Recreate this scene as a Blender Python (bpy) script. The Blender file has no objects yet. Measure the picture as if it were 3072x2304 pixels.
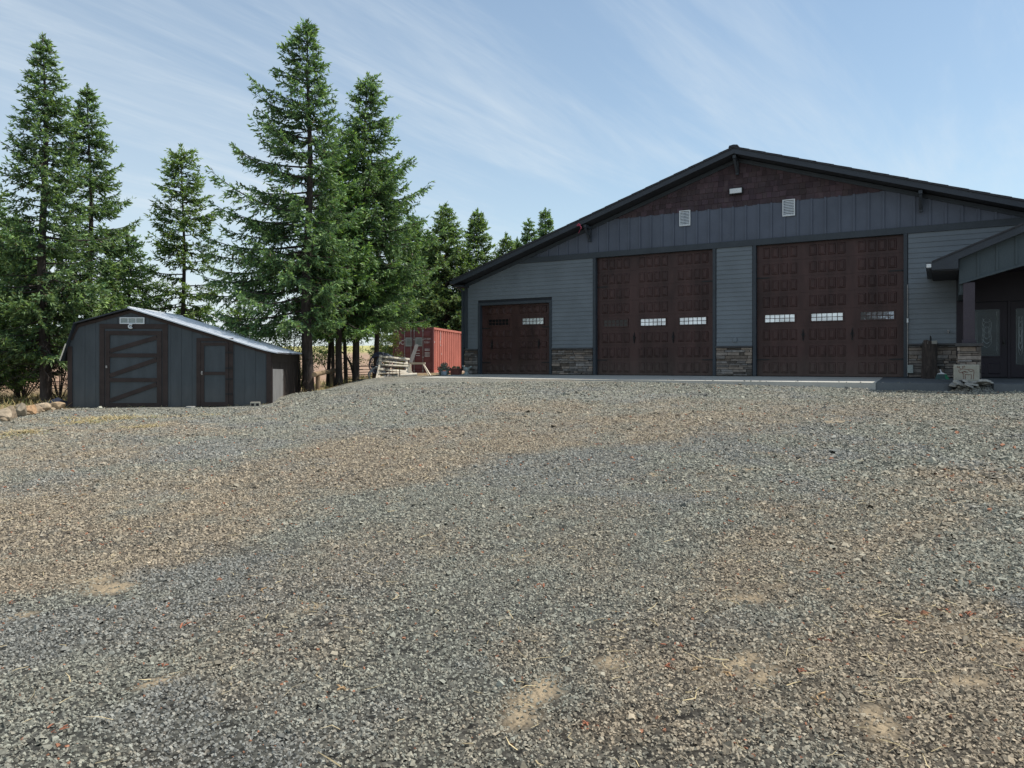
import bpy, math, random
import numpy as np
from mathutils import Vector, Matrix
rng = np.random.default_rng(11)
random.seed(5)
C = bpy.context.scene.collection
PI = math.pi
EYE = 1.6
FPX = 2220.0            # focal length in pixels of the 3072-wide photograph
CX, HY = 1536.0, 1092.0 # optical axis column and horizon row
R_ = math.radians

def P(px, py, Z):
    return Vector(((px-CX)/FPX*Z, Z, EYE-(py-HY)/FPX*Z))

# ------------------------------------------------------------------ ground height
_ctrl = np.array([
 (0,-6,-.1),(-8,-4,-.1),(8,-4,-.1),(0,0,0),(-5,2,0),(5,2,.02),(0,4,.03),
 (-6,8,.10),(0,8,.17),(6,8,.24),(-12,9,.1),(12,9,.3),
 (-11,14,.2),(-4,14,.42),(3,14,.6),(9,14,.78),(14,13,.8),
 (-14,18,.28),(-9,18,.31),(-4,19,.66),(3,18.5,.86),(8.6,17.2,.88),(6,19.0,.93),(11.2,17.6,.93),(13,15,.97),
 (-13,21,.35),(-10,21.3,.36),(-7.2,21.5,.42),
 (-6.75,23,.69),(-6.35,24,.73),(-6.0,26,.88),(-5.6,27.3,1.02),(-4.9,28.3,1.10),
 (-3.6,27.2,1.09),(2.7,23.5,1.05),(8.5,20.1,.95),(14,17,1.0),
 (-7.4,25,.40),(-8.5,27,.25),(-7.4,29.5,.35),(-6.6,32,.6),(-16,24,.3),(-15,30,.15),(-10,33,.2),
 (-5,36,1.05),(-4,42,1.07),(-8,42,.9),(2,40,1.05),(8,32,1.0),(14,28,1.0),(20,22,1.0),
 (-12,42,.2),(-20,20,.3),(-20,40,.1),(0,52,.7),(20,40,.9)])
def _tps(r2): return np.where(r2 > 1e-9, 0.5*r2*np.log(np.maximum(r2, 1e-9)), 0.0)
_n = len(_ctrl)
_K = _tps(((_ctrl[:,None,:2]-_ctrl[None,:,:2])**2).sum(-1)) + np.eye(_n)*0.35
_Pm = np.c_[np.ones(_n), _ctrl[:,:2]]
_A = np.block([[_K,_Pm],[_Pm.T,np.zeros((3,3))]])
_w = np.linalg.solve(_A, np.r_[_ctrl[:,2],0,0,0])
def sstep(a, b, x):
    t = np.clip((x-a)/(b-a), 0, 1); return t*t*(3-2*t)
# barn frame
B0 = np.array((-1.86, 29.92)); SLAB = 1.21
BU = np.array((.8660254,-.5)); BV = np.array((.5,.8660254))
def barn_uv(x, y):
    dx, dy = x-B0[0], y-B0[1]
    return dx*BU[0]+dy*BU[1], dx*BV[0]+dy*BV[1]
def bw(u, v, z):
    return Vector((B0[0]+u*BU[0]+v*BV[0], B0[1]+u*BU[1]+v*BV[1], SLAB+z))
def u_at(px, v):
    k = (px-CX)/FPX
    ax, ay = B0[0]+v*BV[0], B0[1]+v*BV[1]
    return (k*ay-ax)/(BU[0]-k*BU[1])
def ground_np(x, y):
    x = np.asarray(x, float); y = np.asarray(y, float)
    sh = x.shape; xf = x.ravel(); yf = y.ravel()
    out = np.empty_like(xf)
    for s in range(0, len(xf), 40000):
        a, b = xf[s:s+40000], yf[s:s+40000]
        xc = np.clip(a,-19,19); yc = np.clip(b,-6,48)
        d2 = (xc[:,None]-_ctrl[None,:,0])**2+(yc[:,None]-_ctrl[None,:,1])**2
        near = _tps(d2)@_w[:_n]+_w[_n]+_w[_n+1]*xc+_w[_n+2]*yc
        far = -.4+7.6*sstep(85,250,b)+1.0*np.sin(a*.012+1.0)*sstep(90,250,b)
        wf = np.maximum(sstep(42,75,b), sstep(18,45,np.abs(a)))
        z = near*(1-wf)+far*wf
        u, v = barn_uv(a, b)
        top = SLAB-.1*np.clip(-v/3.0,0,1)-.10
        ins = (u>-.05)&(u<23)&(v>-2.97)&(v<19)
        bed = (u>16.98)&(u<17.70)&(v<-1.8)&(v>-3.15)
        z = np.where(ins, np.minimum(z, top-.05), z); z = np.where(bed, SLAB-.1*np.clip(-v/3.0,0,1)-.035, z)
        z = z-.055*sstep(14.7,15.2,u)*sstep(-8,-4,v)*(v<-2.9)*(u<30)
        bump = .012*np.sin(a*1.9+b*.7)*np.sin(b*1.3-a*.4)+.008*np.sin(a*4.3+1.2)*np.sin(b*3.7)
        out[s:s+40000] = z+bump*(1-wf)
    return out.reshape(sh)
def gz(x, y): return float(ground_np(np.array([x]), np.array([y]))[0])
def G(px, Z):
    x = (px-CX)/FPX*Z
    return Vector((x, Z, gz(x, Z)))

# ------------------------------------------------------------------ value noise on the plane
def _hash(ix, iy, s):
    h = np.sin(ix*127.1+iy*311.7+s*74.7)*43758.5453
    return h-np.floor(h)
def vnoise(x, y, s=0):
    ix = np.floor(x); iy = np.floor(y); fx = x-ix; fy = y-iy
    fx = fx*fx*(3-2*fx); fy = fy*fy*(3-2*fy)
    a = _hash(ix,iy,s); b = _hash(ix+1,iy,s); c = _hash(ix,iy+1,s); d = _hash(ix+1,iy+1,s)
    return (a*(1-fx)+b*fx)*(1-fy)+(c*(1-fx)+d*fx)*fy
def fbm(x, y, s=0, o=4):
    t = 0; a = .5; tot = 0
    for k in range(o):
        t = t+a*vnoise(x*2**k, y*2**k, s+k*3); tot += a; a *= .55
    return t/tot

# ------------------------------------------------------------------ mesh helpers
class MB:
    def __init__(s): s.v = []; s.f = []; s.m = []; s.c = []; s.cc = None
    def add(s, vs, fs, mi=0):
        o = len(s.v); s.v.extend([tuple(p) for p in vs])
        s.f.extend([tuple(i+o for i in f) for f in fs]); s.m.extend([mi]*len(fs))
        s.c.extend([s.cc or (1,1,1)]*len(vs)); return s
    def box(s, x0, x1, y0, y1, z0, z1, mi=0):
        return s.add([(x0,y0,z0),(x1,y0,z0),(x1,y1,z0),(x0,y1,z0),(x0,y0,z1),(x1,y0,z1),(x1,y1,z1),(x0,y1,z1)],
            [(0,3,2,1),(4,5,6,7),(0,1,5,4),(1,2,6,5),(2,3,7,6),(3,0,4,7)], mi)
    def frustum(s, x0, x1, z0, z1, yb, yf, ins, mi=0):   # raised panel, front toward -y
        return s.add([(x0,yb,z0),(x1,yb,z0),(x1,yb,z1),(x0,yb,z1),(x0+ins,yf,z0+ins),(x1-ins,yf,z0+ins),(x1-ins,yf,z1-ins),(x0+ins,yf,z1-ins)],
            [(4,5,6,7),(0,1,5,4),(1,2,6,5),(2,3,7,6),(3,0,4,7)], mi)
    def beam(s, p0, p1, w, h, up=(0,0,1), mi=0):
        p0 = Vector(p0); p1 = Vector(p1); d = (p1-p0).normalized(); up = Vector(up)
        if abs(d.dot(up)) > .98: up = Vector((0,1,0))
        a = d.cross(up).normalized()*w/2; b = a.cross(d).normalized()*h/2
        vs = [p+sa*a+sb*b for p in (p0,p1) for sa,sb in ((-1,-1),(1,-1),(1,1),(-1,1))]
        return s.add(vs, [(3,2,1,0),(4,5,6,7),(0,1,5,4),(1,2,6,5),(2,3,7,6),(3,0,4,7)], mi)
    def tube(s, pts, rad, n=8, mi=0, cap=True):
        pts = [Vector(p) for p in pts]
        if not hasattr(rad, '__len__'): rad = [rad]*len(pts)
        vs = []; ref = Vector((.31,.17,.93))
        for i, p in enumerate(pts):
            d = (pts[min(i+1,len(pts)-1)]-pts[max(i-1,0)]).normalized()
            r = ref if abs(d.dot(ref)) < .95 else Vector((1,0,0))
            a = d.cross(r).normalized(); b = d.cross(a)
            for k in range(n):
                t = 2*PI*k/n; vs.append(p+(a*math.cos(t)+b*math.sin(t))*rad[i])
        fs = []
        for i in range(len(pts)-1):
            for k in range(n):
                fs.append((i*n+k, i*n+(k+1)%n, (i+1)*n+(k+1)%n, (i+1)*n+k))
        if cap: fs.append(tuple(range(n-1,-1,-1))); fs.append(tuple(range((len(pts)-1)*n, len(pts)*n)))
        return s.add(vs, fs, mi)
    def lathe(s, prof, n=16, o=(0,0,0), mi=0):
        vs = []; fs = []
        for r, z in prof:
            for k in range(n):
                t = 2*PI*k/n; vs.append((o[0]+r*math.cos(t), o[1]+r*math.sin(t), o[2]+z))
        for i in range(len(prof)-1):
            for k in range(n): fs.append((i*n+k, i*n+(k+1)%n, (i+1)*n+(k+1)%n, (i+1)*n+k))
        fs.append(tuple(range(n-1,-1,-1))); fs.append(tuple(range((len(prof)-1)*n, len(prof)*n)))
        return s.add(vs, fs, mi)
    def prism(s, poly, y0, y1, mi=0):      # poly in (x,z), extruded along y
        n = len(poly)
        vs = [(x,y0,z) for x,z in poly]+[(x,y1,z) for x,z in poly]
        fs = [tuple(range(n)), tuple(range(2*n-1,n-1,-1))]+[(i,n+i,n+(i+1)%n,(i+1)%n) for i in range(n)]
        return s.add(vs, fs, mi)
    def build(s, name, mats, parent=None, smooth=False, bevel=0):
        me = bpy.data.meshes.new(name); me.from_pydata(s.v, [], s.f)
        if not isinstance(mats, (list,tuple)): mats = [mats]
        for m in mats: me.materials.append(m)
        me.polygons.foreach_set('material_index', s.m)
        if s.cc is not None:
            ca = me.color_attributes.new('Col','FLOAT_COLOR','POINT')
            ca.data.foreach_set('color', np.c_[np.array(s.c), np.ones(len(s.c))].ravel())
        if smooth: me.polygons.foreach_set('use_smooth', [True]*len(s.f))
        me.update()
        o = bpy.data.objects.new(name, me); C.objects.link(o)
        if parent: o.parent = parent
        if bevel:
            b = o.modifiers.new('bevel','BEVEL'); b.width = bevel; b.segments = 2; b.limit_method = 'ANGLE'
        return o

def np_mesh(name, v, quads, mat, col=None, parent=None, smooth=False):
    v = np.asarray(v, np.float32); quads = np.asarray(quads, np.int32); k = quads.shape[1]
    me = bpy.data.meshes.new(name)
    me.vertices.add(len(v)); me.vertices.foreach_set('co', v.ravel())
    me.loops.add(quads.size); me.loops.foreach_set('vertex_index', quads.ravel())
    me.polygons.add(len(quads)); me.polygons.foreach_set('loop_start', np.arange(0, quads.size, k, dtype=np.int32))
    me.polygons.foreach_set('loop_total', np.full(len(quads), k, np.int32))
    me.polygons.foreach_set('use_smooth', np.full(len(quads), bool(smooth)))
    if col is not None:
        ca = me.color_attributes.new('Col','FLOAT_COLOR','POINT')
        ca.data.foreach_set('color', np.c_[col, np.ones(len(col))].astype(np.float32).ravel())
    me.materials.append(mat); me.update(calc_edges=True); me.validate()
    o = bpy.data.objects.new(name, me); C.objects.link(o)
    if parent: o.parent = parent
    return o

def tag(o, label=None, cat=None, group=None, kind=None):
    if label: o['label'] = label
    if cat: o['category'] = cat
    if group: o['group'] = group
    if kind: o['kind'] = kind
    return o
def thing(name, label, cat, loc=(0,0,0), rz=0, group=None):
    o = bpy.data.objects.new(name, None); C.objects.link(o); o.empty_display_size = .3
    o.location = loc; o.rotation_euler = (0,0,rz)
    return tag(o, label, cat, group)

# ------------------------------------------------------------------ materials
def newmat(name):
    m = bpy.data.materials.new(name); m.use_nodes = True
    nt = m.node_tree; return m, nt, nt.nodes['Principled BSDF']
def N(nt, t, **kw):
    n = nt.nodes.new(t)
    for k, v in kw.items():
        if k.startswith('i_'): n.inputs[k[2:].replace('_',' ')].default_value = v
        else: setattr(n, k, v)
    return n
def ramp(nt, src, stops, mode='LINEAR'):
    r = nt.nodes.new('ShaderNodeValToRGB'); r.color_ramp.interpolation = mode
    el = r.color_ramp.elements
    while len(el) < len(stops): el.new(.5)
    for e, (p, c) in zip(el, stops): e.position = p; e.color = (*c, 1) if len(c) == 3 else c
    nt.links.new(src, r.inputs[0]); return r.outputs[0]
def mixc(nt, fac, a, b, mode='MIX'):
    m = nt.nodes.new('ShaderNodeMix'); m.data_type = 'RGBA'; m.blend_type = mode
    for sock, v in ((m.inputs[0],fac),(m.inputs[6],a),(m.inputs[7],b)):
        if hasattr(v, 'is_output'): nt.links.new(v, sock)
        else: sock.default_value = v if isinstance(v,(int,float)) else (*v,1)
    return m.outputs[2]
def noise(nt, scale, detail=4, rough=.6, stretch=None, coord='Object'):
    tc = nt.nodes.new('ShaderNodeTexCoord'); out = tc.outputs[coord]
    if stretch:
        mp = nt.nodes.new('ShaderNodeMapping'); mp.inputs['Scale'].default_value = stretch
        nt.links.new(out, mp.inputs[0]); out = mp.outputs[0]
    n = N(nt,'ShaderNodeTexNoise'); n.inputs['Scale'].default_value = scale
    n.inputs['Detail'].default_value = detail; n.inputs['Roughness'].default_value = rough
    nt.links.new(out, n.inputs['Vector']); return n.outputs['Fac']
def bump(nt, bs, h, strength=.3, dist=.01):
    b = nt.nodes.new('ShaderNodeBump'); b.inputs['Strength'].default_value = strength; b.inputs['Distance'].default_value = dist
    nt.links.new(h, b.inputs['Height']); nt.links.new(b.outputs[0], bs.inputs['Normal'])
def paint(name, col, rough=.6, var=.18, scale=3.0, stretch=None, fine=40, fstretch=None, spec=.3, bstr=.15, metal=0, vcol=False):
    m, nt, bs = newmat(name)
    a = noise(nt, scale, 5, .6, stretch); f = noise(nt, fine, 3, .6, fstretch or stretch)
    c0 = tuple(x*(1-var) for x in col); c1 = tuple(min(1,x*(1+var)) for x in col)
    c = ramp(nt, a, [(.3,c0),(.7,c1)])
    g = ramp(nt, f, [(.25,(.8,.8,.8)),(.75,(1.15,1.15,1.15))])
    c = mixc(nt, 1.0, c, g, 'MULTIPLY')
    if vcol:
        at = N(nt,'ShaderNodeVertexColor', layer_name='Col'); c = mixc(nt, 1.0, c, at.outputs[0], 'MULTIPLY')
    nt.links.new(c, bs.inputs['Base Color'])
    bs.inputs['Roughness'].default_value = rough; bs.inputs['Metallic'].default_value = metal
    bs.inputs['Specular IOR Level'].default_value = spec
    if bstr: bump(nt, bs, f, bstr, .004)
    return m
M = {}
M['lap']    = paint('slate_lap_paint', (.158,.180,.198), .65, .16, .8, (1,1,1), 30, (2,30,30))
M['batten'] = paint('slate_batten_paint', (.102,.116,.150), .65, .14, 1.0, None, 30, (30,30,2))
M['porchbatten'] = paint('porch_batten_paint', (.060,.078,.088), .65, .10, 1.0)
M['trim']   = paint('charcoal_trim_paint', (.047,.056,.066), .6, .12, 2)
M['shingle']= paint('maroon_shingle', (.072,.049,.055), .8, .22, 2.5, None, 40, (40,40,3), vcol=True)
M['fascia'] = paint('dark_fascia', (.046,.053,.064), .6, .12, 2)
M['soffit'] = paint('dark_soffit', (.030,.033,.04), .8, .1, 2)
M['roof']   = paint('asphalt_shingle_roof', (.05,.05,.055), .9, .25, 6, None, 60)
M['garage'] = paint('mahogany_door', (.056,.028,.025), .38, .40, 1.3, (2,2,.5), 26, (30,30,1.5), .25)
def dusty_base(m):
    nt = m.node_tree; bs = nt.nodes['Principled BSDF']; lk = bs.inputs['Base Color'].links[0].from_socket
    tc = N(nt,'ShaderNodeTexCoord'); sp = N(nt,'ShaderNodeSeparateXYZ'); nt.links.new(tc.outputs['Object'], sp.inputs[0])
    mr = N(nt,'ShaderNodeMapRange'); mr.inputs['From Min'].default_value = .75; mr.inputs['From Max'].default_value = 0; mr.inputs['To Max'].default_value = .45; nt.links.new(sp.outputs[2], mr.inputs[0])
    n = noise(nt, 5, 6, .7, (1,1,.5)); mu = N(nt,'ShaderNodeMath', operation='MULTIPLY'); nt.links.new(mr.outputs[0], mu.inputs[0]); nt.links.new(n, mu.inputs[1])
    nt.links.new(mixc(nt, mu.outputs[0], lk, (.17,.145,.115)), bs.inputs['Base Color'])
dusty_base(M['garage'])
M['black']  = paint('black_iron', (.015,.015,.016), .5, .1, 5)
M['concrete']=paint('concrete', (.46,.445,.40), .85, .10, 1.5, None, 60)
M['walk'] = paint('shaded_walk_concrete', (.13,.14,.145), .85, .12, 1.5, None, 60)  # darker copy of the apron concrete, porch shade painted into its colour
M['stone']  = paint('ledge_stone', (.20,.175,.155), .9, .3, 9, None, 60, None, .2, .6, 0, True)
M['cap']    = paint('ledge_cap_stone', (.07,.068,.068), .8, .2, 6)
M['white']  = paint('white_plastic', (.72,.74,.75), .5, .05, 5, bstr=0)
M['entry']  = paint('plum_panel_painted_shade', (.022,.017,.024), .55, .15, 2)  # plum taken darker, the porch's deep shade is in the colour
M['post'] = paint('plum_post', (.058,.047,.058), .55, .15, 2)
M['shedwall']=paint('shed_slate_board', (.072,.083,.090), .75, .14, 1.5, (3,3,.6), 25, (25,25,1.5))
dusty_base(M['shedwall'])
M['shedtrim']=paint('shed_brown_trim', (.048,.034,.030), .75, .2, 3)
M['sheddark']=paint('shed_weathered_plank', (.045,.035,.03), .85, .35, 2, (8,8,.7), 30, (30,30,2))
M['greyply']= paint('grey_plywood', (.22,.215,.21), .85, .15, 1.5, (4,4,1), 30, (30,30,2))
M['metalroof']=paint('pale_metal_roof', (.72,.74,.77), .35, .06, 1.0, None, 40, None, .5, .05, .1)
M['wood']   = paint('bleached_lumber', (.78,.70,.58), .85, .22, 3, (1,1,1), 30, (6,30,30))
M['woodgrey']=paint('grey_lumber', (.22,.21,.2), .85, .2, 3)
M['log']    = paint('peeled_log', (.30,.21,.13), .85, .25, 5)
M['logend'] = paint('cut_log_end', (.48,.33,.20), .85, .15, 14)
M['cred']   = paint('container_red', (.60,.215,.165), .7, .16, 2.0, (1,1,.35), 18, (18,18,3), .25)
M['cdark']  = paint('container_red_painted_shade', (.17,.06,.06), .7, .2, 2.0)  # container red darkened, shade of the end face put into the colour
M['steel']  = paint('dull_steel', (.36,.33,.31), .5, .2, 8, metal=.3)
M['rust']   = paint('rusty_pipe', (.10,.06,.045), .7, .3, 8)
M['pinkpipe']=paint('pink_red_pipe', (.50,.20,.16), .5, .1, 5)
M['lettering']=paint('white_lettering', (.62,.60,.58), .7, .1, 8, bstr=0)
M['plate']  = paint('grey_green_plate', (.33,.37,.35), .6, .1, 6)
M['boulder']= paint('sandstone_boulder', (.34,.285,.225), .95, .35, 3.5, None, 18, None, .15, .7, 0, True)
M['flag']   = paint('pale_flagstone', (.36,.345,.31), .9, .25, 7, None, 40, None, .2, .5)
M['block']  = paint('cast_stone_block', (.36,.34,.28), .9, .12, 6, None, 60, None, .2, .3)
M['engrave']= paint('red_brown_engraving', (.16,.065,.045), .9, .1, 6, bstr=0)
M['blue']   = paint('faded_blue_plastic', (.045,.065,.13), .5, .3, 8)
M['paleblue']=paint('pale_blue_plastic', (.42,.5,.56), .5, .2, 8)
M['tarp']   = paint('navy_tarp', (.02,.025,.045), .6, .2, 4)
M['brick']  = paint('brick_red_planter', (.19,.075,.06), .8, .2, 8)
M['pink']   = paint('pink_ribbon', (.62,.10,.16), .6, .1, 8, bstr=0)
M['green']  = paint('green_bristles', (.03,.20,.10), .8, .2, 20)
M['dkgreen']= paint('grey_green_bristles', (.06,.10,.10), .8, .2, 20)

def mat_bark():
    m, nt, bs = newmat('conifer_bark')
    a = noise(nt, 9, 6, .7, (1,1,.25)); b = noise(nt, 2, 2)
    c = ramp(nt, a, [(.3,(.020,.016,.014)),(.55,(.062,.047,.040)),(.75,(.12,.095,.08))])
    nt.links.new(c, bs.inputs['Base Color']); bs.inputs['Roughness'].default_value = .95
    bump(nt, bs, a, .9, .04); return m
M['bark'] = mat_bark()
def mat_needle(name, trans=.25):
    m, nt, bs = newmat(name)
    at = N(nt,'ShaderNodeVertexColor', layer_name='Col')
    nt.links.new(at.outputs[0], bs.inputs['Base Color'])
    bs.inputs['Roughness'].default_value = .55; bs.inputs['Specular IOR Level'].default_value = .3
    tr = N(nt,'ShaderNodeBsdfTranslucent'); hs = mixc(nt, 1, at.outputs[0], (1.5,1.6,.7), 'MULTIPLY')
    nt.links.new(hs, tr.inputs[0])
    mx = N(nt,'ShaderNodeMixShader'); mx.inputs[0].default_value = trans
    nt.links.new(bs.outputs[0], mx.inputs[1]); nt.links.new(tr.outputs[0], mx.inputs[2])
    nt.links.new(mx.outputs[0], nt.nodes['Material Output'].inputs[0]); return m
M['needle'] = mat_needle('conifer_needles')
M['leaf'] = mat_needle('shrub_leaves', .35)
def mat_attr(name, rough=.9, fine=120, bs_=.4):
    m, nt, bs = newmat(name)
    at = N(nt,'ShaderNodeVertexColor', layer_name='Col'); f = noise(nt, fine, 3)
    g = ramp(nt, f, [(.25,(.72,.72,.72)),(.75,(1.25,1.25,1.25))])
    nt.links.new(mixc(nt, 1, at.outputs[0], g, 'MULTIPLY'), bs.inputs['Base Color'])
    bs.inputs['Roughness'].default_value = rough; bs.inputs['Specular IOR Level'].default_value = .25
    return m
M['gravel'] = mat_attr('gravel_stone'); M['straw'] = mat_attr('dry_straw')
def mat_glass(name, base, metal, rough, spec=.5):
    m, nt, bs = newmat(name)
    n = noise(nt, 3.0, 3)
    n = noise(nt, 1.7, 4, .6, (1,1,2.5)); c0 = tuple(x*.62 for x in base)
    nt.links.new(ramp(nt, n, [(.35,c0),(.65,base)]), bs.inputs['Base Color'])
    bs.inputs['Metallic'].default_value = metal; bs.inputs['Roughness'].default_value = rough
    bs.inputs['Specular IOR Level'].default_value = spec; return m
M['brightglass'] = mat_glass('painted_sky_glass', (.90,.94,.96), .45, .12)  # pale base paints the sky's reflection on top of a partial mirror
M['darkglass'] = mat_glass('dark_glass', (.012,.012,.014), 0, .1, .12)
M['browngl'] = mat_glass('brown_tinted_glass', (.035,.028,.025), 0, .12, .3)
M['doorglass'] = mat_glass('leaded_door_glass', (.030,.046,.053), 0, .2, .3)
M['leadline'] = paint('lead_came', (.22,.25,.26), .4, .1, 8, metal=.3)
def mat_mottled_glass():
    m, nt, bs = newmat('painted_reflection_glass')
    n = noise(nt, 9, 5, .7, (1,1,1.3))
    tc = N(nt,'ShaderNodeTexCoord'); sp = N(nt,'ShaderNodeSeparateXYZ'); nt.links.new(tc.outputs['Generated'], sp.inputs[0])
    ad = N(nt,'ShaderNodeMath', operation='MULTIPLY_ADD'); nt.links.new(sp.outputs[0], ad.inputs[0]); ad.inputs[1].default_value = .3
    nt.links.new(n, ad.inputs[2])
    nt.links.new(ramp(nt, ad.outputs[0], [(.60,(.015,.013,.014)),(.66,(.2,.19,.2)),(.72,(.05,.05,.06)),(.8,(.5,.55,.62))]), bs.inputs['Base Color'])  # reflections painted into the pane colour by a dark-to-pale ramp
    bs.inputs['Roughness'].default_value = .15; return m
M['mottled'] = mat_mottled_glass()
# ------------------------------------------------------------------ ground, gravel
def disp(x, y, z):
    yy = np.maximum(y, 1.2)
    return (CX+x/yy*FPX)/1.3887, (HY+(EYE-z)/yy*FPX)/1.3887
_brown = [(200,1140,520,125,-8,1.0),(720,1020,420,70,-10,.95),(1300,930,560,42,-3,.8),(1980,1090,330,80,-8,.55),
          (1560,1470,330,190,5,.75),(1950,1480,360,260,0,.85),(1760,1190,270,120,-10,.6),(120,975,260,40,0,.55),
          (1500,880,600,22,0,.45),(1150,1420,90,60,0,.4),(300,930,260,16,0,.6)]
_dirt = [(215,1268,80,20),(1165,1508,60,36),(1692,1268,48,16),(1640,1432,85,36),(1868,1528,36,18),(1905,1585,60,28),
         (1310,1432,36,18),(1130,1560,40,20),(690,1262,20,6),(683,1310,14,9),(728,1338,18,7),(704,1352,16,8),(370,1405,17,7),(242,1418,15,6),
         (148,1588,26,10),(86,1652,34,11),(385,1120,12,5),(640,1222,22,7),(1600,1015,40,10),(1420,1025,22,9),(1990,1350,30,14),
         (2150,1310,24,12),(330,1470,30,8),(880,1300,12,6),(1010,1425,14,6),(240,1240,26,8),(1500,1540,24,9),(60,1330,30,10),
         (590,905,26,5),(1160,835,30,3),(1240,845,60,3),(1430,870,60,4),(1800,910,40,6)]
def masks(x, y, z):
    px, py = disp(x, y, z)
    wx = (fbm(x*.55, y*.55, 5)-.5)*260/np.maximum(y,2.5)*3; wy = (fbm(x*.5+9, y*.5, 8)-.5)*120/np.maximum(y,2.5)*3
    br = np.zeros_like(px)
    for cx, cy, rx, ry, a, w in _brown:
        ca, sa = math.cos(R_(a)), math.sin(R_(a))
        dx, dy = px+wx-cx, py+wy-cy
        d = ((dx*ca+dy*sa)/rx)**2+((-dx*sa+dy*ca)/ry)**2
        br = np.maximum(br, w*(1-sstep(.35,1.25,d)))
    mott = fbm(x*1.3+3, y*1.3, 21)
    rag = fbm(x*3.1+3, y*3.1, 23, 3)
    br = np.clip(br*(.25+.9*mott+.6*(rag-.3))+.42*sstep(.48,.75,fbm(x*.8, y*.8+7, 31))+.5*(rag-.45)+.04, 0, 1)
    di = np.zeros_like(px)
    jx = (fbm(x*5, y*5, 41)-.5)*70/np.maximum(y,2.5)*3; jy = (fbm(x*5+4, y*5, 45)-.5)*36/np.maximum(y,2.5)*3
    for cx, cy, rx, ry in _dirt:
        d = ((px+jx-cx)/rx)**2+((py+jy-cy)/ry)**2
        di = np.maximum(di, 1-sstep(.5,1.3,d))
    di = np.maximum(di*(.25+.75*sstep(.3,.6,fbm(x*6+2,y*6,53))), .55*br*sstep(.60,.74,fbm(x*2.2+11, y*2.2, 51)))*np.interp(y,[3,10,20],[.95,.7,.45])
    di = sstep(.22,.62,di*(.45+1.0*fbm(x*7+5, y*7, 57, 3)))*np.interp(y,[3,10,20],[.95,.7,.45])
    inside = (y > .5)
    return br, np.where(inside, di, 0)
def yard_mask(x, y):
    """1 on the gravel pad, 0 on the rough ground beyond it"""
    edge = np.interp(x, [-40,-16,-13.2,-12,-7.2,-6.8,-6.35,-6.0,-5.6,-4.9,-3.6,0,30],[15,16.8,18.6,21.6,22.2,23.4,24.4,26.2,27.4,28.6,30.5,34,34])
    return 1-sstep(-.25,.35, y-edge+(fbm(x*1.7,y*1.7,61)-.5)*1.2)

xs = np.r_[np.arange(-600,-60,20), np.arange(-60,-20,2), np.arange(-20,-14,.5), np.arange(-14,13,.12), np.arange(13,22,.5), np.arange(22,60,3), np.arange(60,600,20)]
ys = np.r_[np.arange(-60,-4,4), np.arange(-4,1.5,.5), np.arange(1.5,31,.12), np.arange(31,46,.5), np.arange(46,120,2), np.arange(120,360,6), np.arange(360,1500,60)]
X, Y = np.meshgrid(xs, ys); Z = ground_np(X, Y)
nx, ny = len(xs), len(ys)
idx = np.arange(nx*ny).reshape(ny, nx)
quads = np.stack([idx[:-1,:-1], idx[:-1,1:], idx[1:,1:], idx[1:,:-1]], -1).reshape(-1,4)
br, di = masks(X.ravel(), Y.ravel(), Z.ravel()); ym = yard_mask(X.ravel(), Y.ravel())
gcol = np.c_[br, di, ym]

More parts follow.
